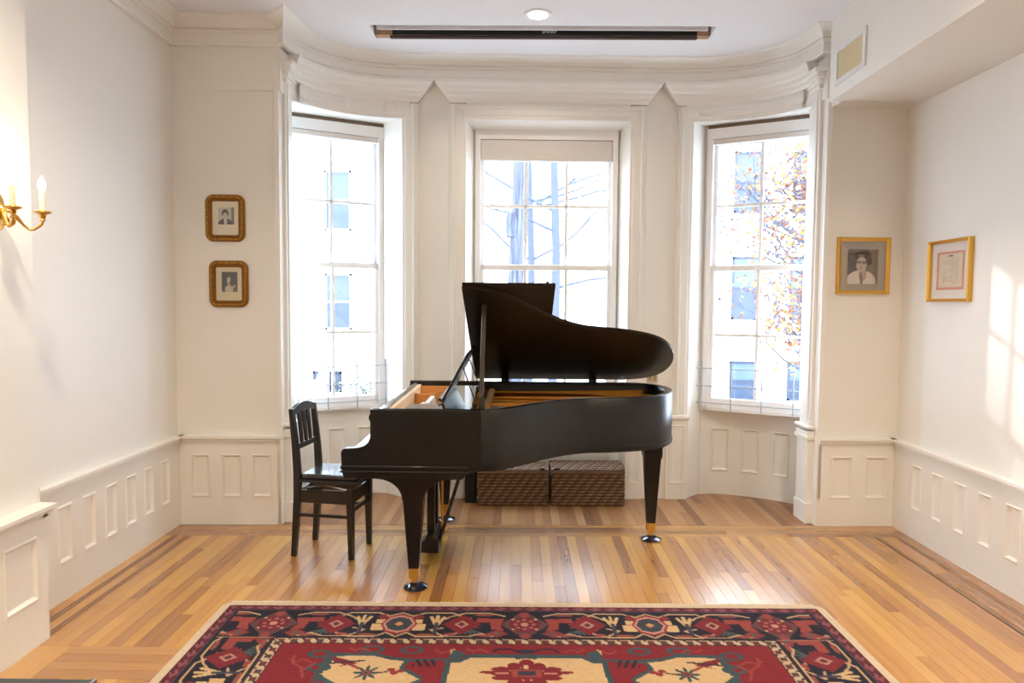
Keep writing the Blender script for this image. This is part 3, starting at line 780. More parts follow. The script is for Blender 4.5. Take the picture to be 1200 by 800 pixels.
    C[z & (abs(dd-.426) < .017) & (abs(ph-.5) < .26)] = (128, 50, 56); C[z & (abs(dd-.426) < .012) & (abs(ph-.5) < .16) & ((np.floor(along/.062) % 2) == 0)] = (70, 84, 70)
    C[z & (abs((ph if True else 0)-(dd-.401)/.05) < .14) & (abs(ph-.5) > .28)] = (36, 28, 36)
    C[zone(.392, .400)] = (60, 20, 34); C[zone(.446, .452)] = (60, 26, 34)
    # main border
    P_ = 1.24; q = ((along+P_/2) % P_)-P_/2; qa = abs(q); b_ = dd-.10
    vert = ~horiz
    q = np.where(vert, ((along+.02+P_/2) % P_)-P_/2, q); qa = abs(q)
    hm = np.minimum(t, Ln-t) < .392
    D2 = np.where(hm, np.minimum(t, Ln-t), np.minimum(s, Wd-s))
    q = np.where(hm, ((sTop+P_/2) % P_)-P_/2, ((t-.27+P_/2) % P_)-P_/2); qa = abs(q)
    band = (D2 >= .118) & (D2 < .392) & (d >= .118) & (d < .40)
    dd = D2; X_, Y_ = q, D2
    def bl(Ps, wd, c):
        for mir in (1, -1):
            for (x1, y1), (x2, y2) in zip(Ps[:-1], Ps[1:]):
                x1m, x2m = x1*mir, x2*mir
                L2 = (x2-x1)**2+(y2-y1)**2; r_ = np.clip(((X_-x1m)*(x2m-x1m)+(Y_-y1)*(y2-y1))/L2, 0, 1)
                k = ((X_-x1m-r_*(x2m-x1m))**2+(Y_-y1-r_*(y2-y1))**2 < wd*wd) & band; C[k] = c
    def be(cx, cy, rx, ry, c, both=True):
        for mir in ((1, -1) if both and cx else (1,)):
            k = (((X_-cx*mir)/rx)**2+((Y_-cy)/ry)**2 < 1) & band; C[k] = c
    def bd(cx, cy, rx, ry, c):
        for mir in ((1, -1) if cx else (1,)):
            k = ((abs(X_-cx*mir)/rx)+(abs(Y_-cy)/ry) < 1) & band; C[k] = c
    def bp(Pg, c):
        for mir in (1, -1):
            ins = np.zeros(X_.shape, bool); k = len(Pg)
            for i in range(k):
                (x1, y1), (x2, y2) = Pg[i], Pg[(i+1) % k]
                if y1 == y2: continue
                ins ^= ((y1 > Y_) != (y2 > Y_)) & (X_*mir < (x2-x1)*(Y_-y1)/(y2-y1)+x1)
            C[ins & band] = c
    gold = (208, 172, 128)
    bl([(0.10, .16), (.17, .13), (.30, .13), (.37, .17), (.40, .20)], .0055, gold)         # vine, street side
    bl([(.29, .19), (.36, .13), (.50, .13), (.56, .165), (.62, .13)], .0055, gold)
    bl([(.10, .355), (.16, .375), (.21, .345), (.27, .375), (.39, .375), (.46, .31), (.40, .29)], .0055, gold)
    bl([(.31, .33), (.39, .375), (.52, .378), (.57, .34), (.62, .378)], .0055, gold)
    # rosette at q=0
    be(0, .25, .092, .098, (84, 76, 84), False); bd(0, .25, .12, .15, (120, 74, 76)); be(0, .25, .075, .080, (140, 28, 48), False)
    for k_ in range(8): a = k_*PI/4; be(.045*math.cos(a)+1e-9, .25+.048*math.sin(a), .011, .011, (206, 120, 110), False)
    be(0, .25, .018, .02, (214, 150, 130), False); be(.058, .195, .008, .008, (222, 196, 140)); be(.058, .30, .008, .008, (222, 196, 140))
    bd(0, .145, .03, .04, coral); bd(0, .37, .03, .035, (180, 74, 72))
    # coral leaves beside the rosette
    bp([(.10, .19), (.235, .185), (.245, .235), (.17, .235), (.165, .30), (.10, .32), (.12, .26)], coral)
    bd(.135, .345, .055, .04, (170, 64, 66)); be(.135, .345, .014, .014, (96, 110, 96))
    bp([(.262, .18), (.29, .18), (.285, .27), (.31, .285), (.22, .285), (.262, .265)], (190, 92, 74))
    for k_ in range(5): bl([(.262, .31), (.215+.024*k_, .36-.012*abs(k_-2))], .0065, (78, 100, 100))
    # diamonds
    bd(.313+.0, .25, .095, .105, (150, 30, 46)) if False else None
    bp([(.318, .25), (.395, .165), (.47, .245), (.395, .345)], (152, 30, 46)) if False else None
    D0 = .31
    for k_ in (0,):
        kx = np.minimum(abs(abs(q)-D0), 9); C[(kx/.095+abs(dd-.252)/.105 < 1) & band] = (154, 32, 46)
        C[(kx/.036+abs(dd-.252)/.040 < 1) & band] = (196, 150, 130); C[(kx/.020+abs(dd-.252)/.024 < 1) & band] = (120, 40, 50)
    # palmettes between diamond and octagon
    for k_ in (-1, 0, 1): bl([(.435, .27), (.435+.032*k_, .165+.012*abs(k_))], .009, (220, 186, 132))
    bl([(.435, .24), (.435, .34)], .010, (74, 74, 96))
    # octagon and cream beasts at half period
    h = P_/2; kx = abs(abs(q)-h)
    C[((kx > .07) & (kx < .135) & (abs(dd-.285+.1*(kx-.1)) < .032)) & band] = (222, 186, 132); C[((kx > .075) & (kx < .115) & (abs(dd-.225) < .022)) & band] = (222, 186, 132)
    C[(np.maximum(kx, abs(dd-.25)*.86)+.42*np.minimum(kx, abs(dd-.25)) < .092) & band] = (190, 64, 66)
    C[(np.maximum(kx, abs(dd-.25)*.86)+.42*np.minimum(kx, abs(dd-.25)) < .078) & band] = (214, 160, 140)
    C[(np.maximum(kx, abs(dd-.25)*.9)+.42*np.minimum(kx, abs(dd-.25)) < .068) & band] = (66, 76, 88)
    C[(kx/.022+abs(dd-.25)/.024 < 1) & band] = (212, 150, 96)
    for a_, b_2 in ((.20, .15), (.19, .365)): be(a_+.0, b_2, .05, .010, (184, 90, 82))
    bd(.53, .175, .028, .035, (160, 50, 56)); be(.36, .355, .03, .013, (190, 84, 78)); be(.48, .36, .045, .012, (176, 92, 78))
    # corners: navy squares carry the diamond too
    # thin lines
    dd = d
    k = (abs(np.minimum(t, Ln-t)-.394) < .004) & (d < .392) & (d > .11); C[k] = (170, 138, 104)
    C[zone(.100, .106)] = (96, 84, 110); C[zone(.106, .118)] = navy
    z = zone(.050, .100); C[z] = dred; ph2 = (along/.082) % 1
    C[z & (abs(dd-.076)+abs(ph2-.5)*.05 < .022)] = (176, 96, 104); C[z & (((ph2 < .5) & (abs((ph2)*.05+.05-dd) < .004)))] = (70, 16, 40)
    z = zone(0, .050); C[z] = cream + (np.sin(s*900)*2)[z][:, None]*0
    noise = rng.normal(0, 1, s.shape); 
    k5 = np.ones(3)/3
    noise = np.apply_along_axis(lambda r_: np.convolve(r_, k5, 'same'), 1, noise)
    C = np.clip(C + noise[..., None]*7 + np.array((4, 0, 0)), 0, 255)*np.where((d < .05)|((C[..., 1] > 120)), .84, .70)[..., None]
    # geometry
    thick = .011; edge = np.minimum(np.clip(d/.012, 0, 1), 1)
    wob = .004*np.sin(s*7.1)+.003*np.sin(t*5.3)
    X2 = A[0] + e[0]*s + n_[0]*t + 0*wob; Y2 = A[1] + e[1]*s + n_[1]*t + np.where(t < .03, wob*.8, 0)
    # rounded corners
    for (cs, ct, ss, st) in ((.06, .06, -1, -1), (Wd-.06, .06, 1, -1)):
        k = ((s-cs)*ss > 0) & ((t-ct)*st > 0); r_ = np.hypot(s-cs, t-ct); mxx = np.maximum(abs(s-cs), abs(t-ct)); f_ = np.where(r_ > 1e-6, mxx/np.maximum(r_, 1e-6), 1)
        s2 = cs+(s-cs)*f_; t2 = ct+(t-ct)*f_
        X2 = np.where(k, A[0]+e[0]*s2+n_[0]*t2, X2); Y2 = np.where(k, A[1]+e[1]*s2+n_[1]*t2, Y2)
    Z2 = .0005 + thick*edge**.5 + rng.normal(0, .0004, s.shape)*(edge > .9)
    V = np.stack([X2, Y2, Z2], -1).reshape(-1, 3); ny, nx = s.shape
    idx = np.arange(ny*nx).reshape(ny, nx); F = np.stack([idx[:-1, :-1], idx[1:, :-1], idx[1:, 1:], idx[:-1, 1:]], -1).reshape(-1, 4)
    me = bpy.data.meshes.new('rug'); c0 = V.mean(0); c0[2] = 0
    me.vertices.add(len(V)); me.vertices.foreach_set('co', (V-c0).astype(np.float32).ravel())
    me.loops.add(F.size); me.loops.foreach_set('vertex_index', F.ravel().astype(np.int32))
    me.polygons.add(len(F)); me.polygons.foreach_set('loop_start', np.arange(0, F.size, 4, dtype=np.int32)); me.polygons.foreach_set('loop_total', np.full(len(F), 4, np.int32))
    me.update(calc_edges=True); me.validate()
    a = me.color_attributes.new('paint', 'FLOAT_COLOR', 'POINT')
    a.data.foreach_set('color', np.concatenate([lin(C.reshape(-1, 3)), np.ones((len(V), 1))], 1).astype(np.float32).ravel())
    me.materials.append(attrmat('rug_wool', .95, .5, 260))
    o = bpy.data.objects.new('rug', me); col.objects.link(o); o.location = tuple(c0)
    setp(o, 'large patterned wool rug in red, navy and cream with a cream edge', 'rug')
    fr = MB()
    rr = random.Random(3)
    for i in range(0, 520):
        s_ = .04+i*(Wd-.08)/520
        x0 = A[0]+e[0]*s_; y0 = A[1]+e[1]*s_-.002; L = .010+rr.random()*.008
        fr.box(x0-.0022, x0+.0022, y0, y0+L, .001, .006)
    WM[o.name] = Matrix.Translation(Vector(c0))
    obj('fringe', fr, mat('fringe_wool', (222, 206, 176), .95), o, kind='stuff')
build_rug()

# dark table at the lower left edge of the picture
tb = empty('low_table', (-1.62, 1.6, 0), label='black topped low table with a polished metal edge, cut by the lower left corner', cat='table')
obj('table_top', MB().box(-2.10, -1.280, 1.25, 2.010, .425, .450), M['black_gloss'], tb, bevel=.003)
obj('edge_trim', MB().box(-1.280, -1.272, 1.25, 2.012, .424, .4515), M['steel'], tb, bevel=.001)
for a in (-2.06, -1.62):
    for b in (1.30, 1.95): obj('leg', MB().box(a, a+.03, b, b+.03, 0, .425), M['black'], tb)
# ================================================================== PIANO
HY = 5.10                                            # hinge line
curve = catm([(-.24, 3.672), (-.10, 3.72), (.02, 3.835), (.143, 3.975), (.27, 4.09), (.40, 4.165), (.53, 4.195), (.70, 4.235), (.85, 4.305), (.95, 4.405), (1.025, 4.56), (1.055, 4.74), (1.03, 4.91), (.95, 5.02), (.82, 5.07), (.66, 5.08)], 5)
outer = [(-.80, 3.672), (-.5, 3.672)] + curve + [(.3, 5.08), (-.3, 5.08), (-.80, 5.08)]
def offs(pts, d):
    out = []
    for i, p in enumerate(pts):
        a = np.array(pts[max(i-1, 0)]); b = np.array(pts[min(i+1, len(pts)-1)]); e = (b-a)/np.linalg.norm(b-a); out.append((p[0]-e[1]*d, p[1]+e[0]*d))
    return out
inner = offs(outer, .048)
piano = empty('grand_piano', (0, 4.37, 0), label='black grand piano with its lid raised, standing before the bay windows', cat='piano')
rim = MB(); vs = []; fs = []
ZB0, ZB1 = .682, 1.018
n = len(outer)
for (P0, P1, z) in ((outer, None, ZB0), (outer, None, ZB1-.004), (offs(outer, .004), None, ZB1), (offs(outer, .044), None, ZB1), (inner, None, ZB1-.004), (inner, None, .90), (inner, None, ZB0)): vs += [(a, b, z) for a, b in P0]
for j in range(7):
    j2 = (j+1) % 7
    for i in range(n-1): fs.append((j*n+i, j*n+i+1, j2*n+i+1, j2*n+i))
for e in (0, n-1): fs.append(tuple(j*n+e for j in range(7)))
rim.add(vs, fs); obj('rim', rim, M['black'], piano, smooth=True, sharp=50)
# rim foot moulding at the tail, bottom board
obj('rim_moulding', MB().add(*(lambda o2, i2: ([(a, b, .682) for a, b in o2]+[(a, b, .700) for a, b in o2]+[(a, b, .700) for a, b in i2], [(j*len(o2)+i, j*len(o2)+i+1, (j+1)*len(o2)+i+1, (j+1)*len(o2)+i) for j in range(2) for i in range(len(o2)-1)]))(offs(outer[30:80], -.005), outer[30:80])), M['black'], piano, smooth=True)
obj('bottom_board', MB().prism(offs(outer, .03), .69, .72), M['black'], piano)
# cheeks (arms)
s_ = .00456
def q_(px, py): return (-.957+(px-399)*s_, 1.018-(py-482)*.00456)
chk = [q_(399, 547), q_(398.5, 534)] + [q_(400, 530.5), q_(403, 528.8), (q_(411, 528.5)), q_(420, 527.5), q_(426, 525.5), q_(430.5, 522), q_(433, 516.5), q_(434.3, 509), q_(434.3, 502), q_(433.2, 496), q_(431.8, 493.5), q_(431.8, 489.5), q_(433.4, 487.5), q_(433.6, 482)]
cheek = [(a, b) for a, b in chk] + [(-.20, 1.018), (-.20, .70), (-.957, .70)]
for (a, b) in ((3.670, 3.722), (5.030, 5.082)):
    obj('cheek', MB().prism(cheek, a, b, 'y'), M['black'], piano, bevel=.003)
for (a, b) in ((3.664, 3.730), (5.022, 5.088)):
    obj('cheek_moulding', MB().box(-.962, -.26, a, b, .692, .712).box(-.964, -.262, a-.002, b+.002, .672, .684), M['black'], piano, bevel=.004)
kb = MB().prism([(-.958, .700), (-.945, .640), (-.30, .640), (-.262, .690), (-.262, .700)], 3.668, 5.084, 'y')
obj('key_bed', kb, M['black'], piano, bevel=.004)
obj('key_slip', MB().box(-.955, -.930, 3.722, 5.030, .70, .752), M['black'], piano, bevel=.003)
for (a, b) in ((3.722, 3.80), (4.952, 5.03)): obj('key_block', MB().box(-.93, -.79, a, b, .70, .775), M['black'], piano, bevel=.004)
M['ivory'] = mat('ivory', (236, 230, 214), .3); M['ebony'] = mat('ebony', (16, 15, 15), .3)
kw = (4.952-3.80)/52
wk = bpy.data.meshes.new('white_key'); t_ = MB().box(-.93, -.79, -kw/2+.0006, kw/2-.0006, .735, .757); wk.from_pydata(t_.v, [], t_.f); wk.materials.append(M['ivory'])
bk = bpy.data.meshes.new('black_key'); t_ = MB().prism([(-.885, .757), (-.88, .769), (-.79, .769), (-.79, .757)], -.005, .005, 'y'); bk.from_pydata(t_.v, [], t_.f); bk.materials.append(M['ebony'])
for i in range(52):
    o = bpy.data.objects.new('white_key', wk); col.objects.link(o); o.parent = piano; o.location = (0, 3.80+kw*(i+.5)-4.37, 0)
    # bass lies at the far end (left hand of a player facing right... the spine side)
for i in range(51):
    if (i % 7) in (0, 2, 3, 5, 6):
        o = bpy.data.objects.new('black_key', bk); col.objects.link(o); o.parent = piano; o.location = (0, 3.80+kw*(i+1)-4.37, 0)
obj('fallboard', MB().prism([(-.80, .755), (-.775, .76), (-.745, .965), (-.757, .968)], 3.722, 5.03, 'y'), M['black_gloss'], piano, bevel=.003)
obj('name_board', MB().prism([(-.775, .95), (-.775, 1.006), (-.755, 1.010), (-.735, 1.006), (-.735, .95)], 3.722, 5.03, 'y'), M['black_gloss'], piano, bevel=.002)
# interior
M['gold_plate'] = mat('gold_plate', (206, 146, 50), .42, .35, var=.08)
M['soundboard'] = wood('soundboard', [(.1, (176, 120, 56)), (.8, (204, 150, 80))], .35, .05, 0, coat=.3, rand=False)
M['action_wood'] = wood('action_wood', [(.1, (206, 138, 66)), (.8, (232, 176, 104))], .5, .05, 1, rand=False)
M['maple'] = mat('maple', (232, 204, 164), .45)
M['felt_red'] = mat('felt_red', (196, 60, 70), .95); M['felt_white'] = mat('felt_white', (232, 228, 222), .95)
M['string'] = mat('string_steel', (190, 180, 160), .3, .9); M['copper'] = mat('string_copper', (190, 110, 60), .35, .9)
inn2 = offs(outer, .046)
obj('soundboard', MB().prism([p for p in inn2 if p[0] > -.34] + [(-.34, 5.03), (-.34, 3.73)], .885, .895), M['soundboard'], piano)
pl = MB()
pl.box(-.33, -.18, 3.74, 5.02, .925, .94)
rimin = offs(outer, .10)
sub = [p for p in rimin if p[0] > -.15]
nb = len(sub)
vs = [(a, b, .93) for a, b in sub]+[(a, b, .93) for a, b in [p for p in inn2 if p[0] > -.15][:nb]]
m2 = min(nb, len([p for p in inn2 if p[0] > -.15])); 
in3 = [p for p in inn2 if p[0] > -.15][:m2]; sub = sub[:m2]
vs = [(a, b, .945) for a, b in sub]+[(a, b, .945) for a, b in in3]+[(a, b, .915) for a, b in sub]
pl.add(vs, [(i, i+1, m2+i+1, m2+i) for i in range(m2-1)]+[(i, i+1, 2*m2+i+1, 2*m2+i) for i in range(m2-1)])
def strut(x0, y0, x1, y1, w=.022, z0=.93, z1=.972):
    d = Vector((x1-x0, y1-y0)).normalized(); nx_, ny_ = -d.y*w/2, d.x*w/2
    pl.prism([(x0+nx_, y0+ny_), (x1+nx_, y1+ny_), (x1-nx_, y1-ny_), (x0-nx_, y0-ny_)], z0, z1)
strut(-.20, 3.98, .12, 4.07); strut(-.20, 4.28, .55, 4.33); strut(-.20, 4.56, .93, 4.62); strut(-.20, 4.84, .90, 4.98); strut(-.19, 3.74, -.19, 5.02, .04)
obj('iron_plate', pl, M['gold_plate'], piano)
br = [(.02, 3.97), (.20, 4.19), (.42, 4.36), (.68, 4.45), (.86, 4.55)]
obj('bridge', MB().tube([(a, b, .905) for a, b in catm(br, 5)], .014, 6), M['maple'], piano)
st = MB()
pth = Path(catm(br, 6))
for i in range(64):
    q2, _ = pth.at(pth.L[-1]*i/63); y0 = 3.80+.0105*i
    st.tube([(-.24, y0, .958), (q2[0], q2[1], .925)], .0009, 3, cap=False)
obj('strings', st, M['string'], piano, kind='stuff')
st = MB()
for i in range(26):
    st.tube([(-.24, 4.5+.0185*i, .966), (.86-.016*i, 4.55+.0175*i, .945)], .0018, 3, cap=False)
obj('bass_strings', st, M['copper'], piano, kind='stuff')
# pin block, action compartment with wooden dividers (seen behind the cheek)
obj('action_frame', MB().box(-.735, -.33, 3.722, 5.03, .88, .895), M['action_wood'], piano)
obj('action_rail', MB().box(-.735, -.715, 3.722, 5.03, .895, .995), M['maple'], piano, bevel=.002)
obj('hammer_rail', MB().prism([(-.62, .90), (-.60, .955), (-.575, .955), (-.56, .90)], 3.80, 4.72, 'y'), M['felt_white'], piano)
obj('action_divider', MB().prism([(-.715, .895), (-.715, .972), (-.66, .965), (-.60, .970), (-.54, .988), (-.44, .990), (-.40, .965), (-.40, .895)], 4.70, 4.715, 'y'), M['action_wood'], piano)
obj('end_rail', MB().box(-.715, -.42, 5.0, 5.022, .895, .985), M['action_wood'], piano)
for k_ in range(8):
    obj('damper', MB().box(-.64+.006*k_, -.61+.006*k_, 3.95+.042*k_, 3.97+.042*k_, .93, .975), M['felt_white'], piano)
obj('felt_strip', MB().box(-.56, -.50, 3.9, 4.35, .90, .945), M['felt_red'], piano)
# music desk
MDX0, MDX1, MDY0, MDY1 = -.52, -.30, 4.04, 4.86
obj('desk_tray', MB().box(-.63, -.24, 3.74, 3.95, .996, 1.010).box(-.47, -.27, 3.95, 4.90, .992, 1.004), M['black_gloss'], piano, bevel=.002)
dk = MB(); a = math.radians(62)
du = (math.cos(a), math.sin(a))
f = lambda s, y, t: (-.445+du[0]*s-du[1]*t, y, 1.006+du[1]*s+du[0]*t)
dpoly = rrect(0, .33, 3.98, 4.84, .05)
dkb = MB(f).prism([(p[0], p[1]) for p in dpoly], 0, .014)
md = obj('music_desk', dkb, M['black'], piano, bevel=.002); WM[md.name] = WM[piano.name]
obj('desk_lip', MB(f).box(.0, .016, 4.02, 4.80, .012, .035), M['black_gloss'], md, bevel=.002)
for y in (4.12, 4.68): obj('desk_strut', MB().tube([(-.335, y, 1.21), (-.262, y, 1.006)], .004, 6), M['black'], md)
# lid
M['black_lid'] = M['black']
th = math.radians(26.3)
def LF(x, y, z): # lid frame : y distance from the hinge line, z above the lid underside
    return (x, HY - y*math.cos(th) - z*math.sin(th)*-1*-1, 1.030 + y*math.sin(th) + z*math.cos(th))
lid_out = [(-.318, 3.655), (-.24, 3.655)] + [(a, b) for a, b in offs(curve[3:], -.012)] + [(.66, 5.095), (-.318, 5.095)]
lid = obj('lid', MB(LF).prism([(a, HY-b) for a, b in lid_out], 0, .021), M['black_lid'], piano, bevel=.004)
WM[lid.name] = WM[piano.name]
obj('lid_flap', MB(LF).prism([(-.316, HY-3.655), (.200, HY-3.655), (.200, .005), (-.316, .005)], .0245, .045), M['black_lid'], piano, bevel=.004)
obj('lid_stop', MB(LF).tube([(.155, 1.42, .04), (.155, 1.42, .062)], .009, 10), M['black_gloss'], lid, smooth=True)
for x_ in (-.1, .55): obj('lid_hinge', MB().box(x_-.03, x_+.03, 5.080, 5.092, 1.010, 1.045), M['black'], piano, bevel=.002)
# prop stick
M['prop'] = mat('prop_stick', (52, 44, 28), .35, var=.1)
obj('prop_stick', MB().prism([(-.020, 0), (.006, 0), (.010, .60), (-.014, .60)], 0, .018, 'y', f=lambda x_, y_, z_: (-.20+x_, 3.775+y_+z_*.335, 1.0+z_*.985)), M['prop'], piano, bevel=.003)
obj('prop_base', MB().prism([(-.222, 1.0), (-.218, 1.075), (-.20, 1.09), (-.188, 1.075), (-.184, 1.0)], 3.765, 3.790, 'y'), M['prop'], piano, bevel=.003)
# legs
M['ferrule'] = mat('ferrule_brass', (206, 156, 70), .3, .8, var=.05)
def piano_leg(x, y, ztop, bracket):
    m = MB()
    rings = [(ztop, .062), (ztop-.03, .062), (.118, .029)]
    if not bracket: rings = [(ztop, .070), (ztop-.05, .070), (ztop-.055, .062), (ztop-.08, .058), (ztop-.085, .062), (ztop-.13, .058), (ztop-.135, .053), (.118, .028)]
    vs = []; fs = []
    for i, (z, r) in enumerate(rings):
        vs += [(x-r, y-r, z), (x+r, y-r, z), (x+r, y+r, z), (x-r, y+r, z)]
        if i:
            for k in range(4): fs.append((4*(i-1)+k, 4*(i-1)+(k+1) % 4, 4*i+(k+1) % 4, 4*i+k))
    fs += [(0, 1, 2, 3), tuple(4*len(rings)-4+k for k in range(4))]
    m.add(vs, fs)
    lg = obj('leg', m, M['black'], piano, bevel=.003); WM[lg.name] = WM[piano.name]
    if bracket:
        P = [(x-.175, ztop+.0)]; P = []
        for t in np.linspace(0, 1, 12): a = PI/2*t; P.append((x-.20+.14*math.sin(a), ztop-.012-.115*(1-math.cos(a))))
        P2 = [(2*x+.0-p[0]+(.02 if i == 0 else 0), p[1]) for i, p in enumerate(P)][::-1]
        obj('leg_bracket', MB().prism([(x-.20, ztop)]+P+[(x-.055, ztop-.13), (x+.055, ztop-.13)]+P2+[(x+.22, ztop)], y-.055, y+.055, 'y'), M['black'], lg, bevel=.003)
    obj('ferrule', MB().prism([(x-.028, y-.028), (x+.028, y-.028), (x+.028, y+.028), (x-.028, y+.028)], .062, .121), M['ferrule'], lg, bevel=.002)
    c = MB(lambda a_, b_, c_: (x+.008+a_, y+c_, .031+b_)).lathe([(.006, -.009), (.019, -.009), (.021, -.006), (.021, .006), (.019, .009), (.006, .009)], (0, 0, 0), 20)
    obj('caster_wheel', c, M['steel'], lg, smooth=True)
    obj('caster_fork', MB().box(x-.012, x+.018, y-.014, y-.010, .034, .065).box(x-.012, x+.018, y+.010, y+.014, .034, .065).lathe([(.012, 0), (.012, .012)], (x, y, .055), 12), M['brass'], lg)
LEGS = [(-.575, 3.765, .640, True), (-.535, 4.985, .640, True), (.905, 4.60, .700, False)]
for L in LEGS: piano_leg(*L)
M['cup'] = mat('caster_cup_glass', (28, 34, 52), .12, coat=.5)
cl = ['black caster cup under the piano leg nearest the camera', 'black caster cup under the far keyboard leg of the piano', 'black caster cup under the tail leg of the piano']
for (x_, y_, _, _), lb in zip(LEGS, cl):
    o = obj('caster_cup', MB().lathe([(.042, 0), (.066, .002), (.068, .008), (.060, .013), (.040, .022), (.034, .023), (.029, .0095), (.0, .0095)], (x_+.008, y_, 0), 32), M['cup'], None, smooth=True, sharp=50)
    setp(o, lb, 'caster cup', 'caster cups under the piano legs')
# lyre and pedals
LX, LY = -.545, 4.37
m = MB().prism([(LX-.055, .035), (LX+.055, .035), (LX+.055, .10), (LX+.028, .125), (LX+.022, .15), (LX-.022, .15), (LX-.028, .125), (LX-.055, .10)], LY-.17, LY+.17, 'y')
ly = obj('pedal_lyre', m, M['black'], piano, bevel=.004); WM[ly.name] = WM[piano.name]
for dy in (-.085, .085): obj('lyre_post', MB().box(LX-.026, LX+.022, LY+dy-.022, LY+dy+.022, .14, .645), M['black'], ly, bevel=.004)
obj('lyre_top', MB().box(LX-.05, LX+.05, LY-.14, LY+.14, .60, .642), M['black'], ly, bevel=.004)
for dy in (-.03, 0, .03): obj('pedal_rod', MB().tube([(LX+.058, LY+dy, .05), (LX+.058, LY+dy, .645)], .005, 8), M['brass'], ly, smooth=True)
for dy in (-.07, 0, .07): obj('pedal', MB().prism([(LX-.05, LY+dy-.010), (LX-.12, LY+dy-.012), (LX-.165, LY+dy-.018), (LX-.175, LY+dy), (LX-.165, LY+dy+.018), (LX-.12, LY+dy+.012), (LX-.05, LY+dy+.010)], .058, .066), M['brass'], ly, bevel=.002)
for dy in (-.10, .10): obj('lyre_brace', MB().tube([(LX+.05, LY+dy, .085), (LX+.235, LY+dy*1.1, .69)], .011, 8), M['black'], ly, smooth=True)
# wires hanging below the tail
obj('hanging_wire', MB().tube([(.42, 4.5, .69), (.44, 4.5, .655), (.50, 4.5, .648), (.53, 4.5, .69)], .003, 6), M['steel'], piano, smooth=True)

# ================================================================== CHAIR
M['chair'] = mat('chair_black', (15, 12, 13), .30, coat=.15, var=.15)
M['vinyl'] = mat('seat_vinyl', (30, 30, 34), .22, coat=.4, bump=.05, bscale=200)
cax = math.atan2(4.165-4.222, -1.028+1.403)
ch = empty('piano_chair', (-1.175, 4.345, 0), cax, label='black wooden piano chair with slatted back at the keyboard', cat='chair')
# local frame: x forward (to the piano), y to the far side
D, W2 = .185, .150
def cbox(*a): return MB().box(*a)
def leg_m(x, y, r0, r1, z0, z1, dx=0):
    m = MB(); m.add([(x-r0+dx, y-r0, z0), (x+r0+dx, y-r0, z0), (x+r0+dx, y+r0, z0), (x-r0+dx, y+r0, z0), (x-r1, y-r1, z1), (x+r1, y-r1, z1), (x+r1, y+r1, z1), (x-r1, y+r1, z1)], [(0, 1, 2, 3), (4, 5, 6, 7)]+[(k, (k+1) % 4, 4+(k+1) % 4, 4+k) for k in range(4)]); return m
for y in (-W2, W2):
    obj('leg', leg_m(D-.018, y, .016, .022, 0, .44, .006), M['chair'], ch, bevel=.003, local=True)
    # rear leg and back post in one curve
    P = [(-D-.022, 0), (-D-.004, .25), (-D+.006, .45), (-D-.002, .65), (-D-.030, .93)]; Wd = [.016, .020, .023, .020, .014]
    m = MB(); vs = []; fs = []
    C5 = catm(P, 4); 
    for i, (x, z) in enumerate(C5):
        wv = np.interp(z, [0, .25, .45, .65, .93], Wd); vs += [(x-wv, y-.017, z), (x+wv, y-.017, z), (x+wv, y+.017, z), (x-wv, y+.017, z)]
        if i:
            for k in range(4): fs.append((4*(i-1)+k, 4*(i-1)+(k+1) % 4, 4*i+(k+1) % 4, 4*i+k))
    fs += [(0, 1, 2, 3), tuple(4*len(C5)-4+k for k in range(4))]
    obj('leg', m.add(vs, fs), M['chair'], ch, bevel=.003, local=True)
bx_ = lambda z: float(np.interp(z, [0, .25, .45, .65, .93], [p[0] for p in P]))
tr_ = MB(); poly = [(-W2-.017, .885), (-W2-.017, .925)] + [(y, .925+.035*math.cos(y/W2*PI/2)**1.0 if abs(y) < W2 else .925) for y in np.linspace(-W2, W2, 11)] + [(W2+.017, .925), (W2+.017, .885)] + [(y, .885+.018*math.cos(y/W2*PI/2)) for y in np.linspace(W2, -W2, 9)]
obj('top_rail', MB(lambda x, y, z: (bx_(z)+x, y, z)).prism(poly, -.012, .012, 'x'), M['chair'], ch, bevel=.003, local=True)
obj('lower_rail', MB(lambda x, y, z: (bx_(z)+x, y, z)).box(-.010, .010, -W2, W2, .672, .705), M['chair'], ch, bevel=.003, local=True)
for y in (-.062, 0, .062):
    obj('slat', MB(lambda x, y_, z: (bx_(z)+x, y_, z)).prism([(y-.017, .70), (y+.017, .70), (y+.022, .90), (y-.022, .90)], -.006, .006, 'x'), M['chair'], ch, bevel=.002, local=True)
obj('apron', MB().box(-D, D-.02, -W2-.010, -W2+.012, .345, .425).box(-D, D-.02, W2-.012, W2+.010, .345, .425).box(D-.03, D-.01, -W2, W2, .345, .425).box(-D, -D+.02, -W2, W2, .345, .425), M['chair'], ch, bevel=.002, local=True)
for y_ in (-W2+.03, W2-.03):
    for z0_, z1_ in ((.425, .475), (.475, .425)): obj('lift_bar', MB().tube([(-D+.03, y_, z0_), (D-.05, y_, z1_)], .008, 6), M['steel'], ch, local=True)
obj('seat_frame', MB().box(-D+.012, D+.035, -W2-.018, W2+.018, .474, .492), M['chair'], ch, bevel=.004, local=True)
obj('seat', MB().prism(rrect(-D+.024, D+.026, -W2-.008, W2+.008, .02), .490, .525), M['vinyl'], ch, bevel=.012, local=True)
obj('stretcher', MB().box(-D-.01, D-.02, -W2-.008, -W2+.008, .255, .275), M['chair'], ch, bevel=.002, local=True)
obj('stretcher', MB().box(-D-.01, D-.02, W2-.008, W2+.008, .255, .275), M['chair'], ch, bevel=.002, local=True)
obj('stretcher', MB().box(D-.028, D-.012, -W2, W2, .285, .31), M['chair'], ch, bevel=.002, local=True)

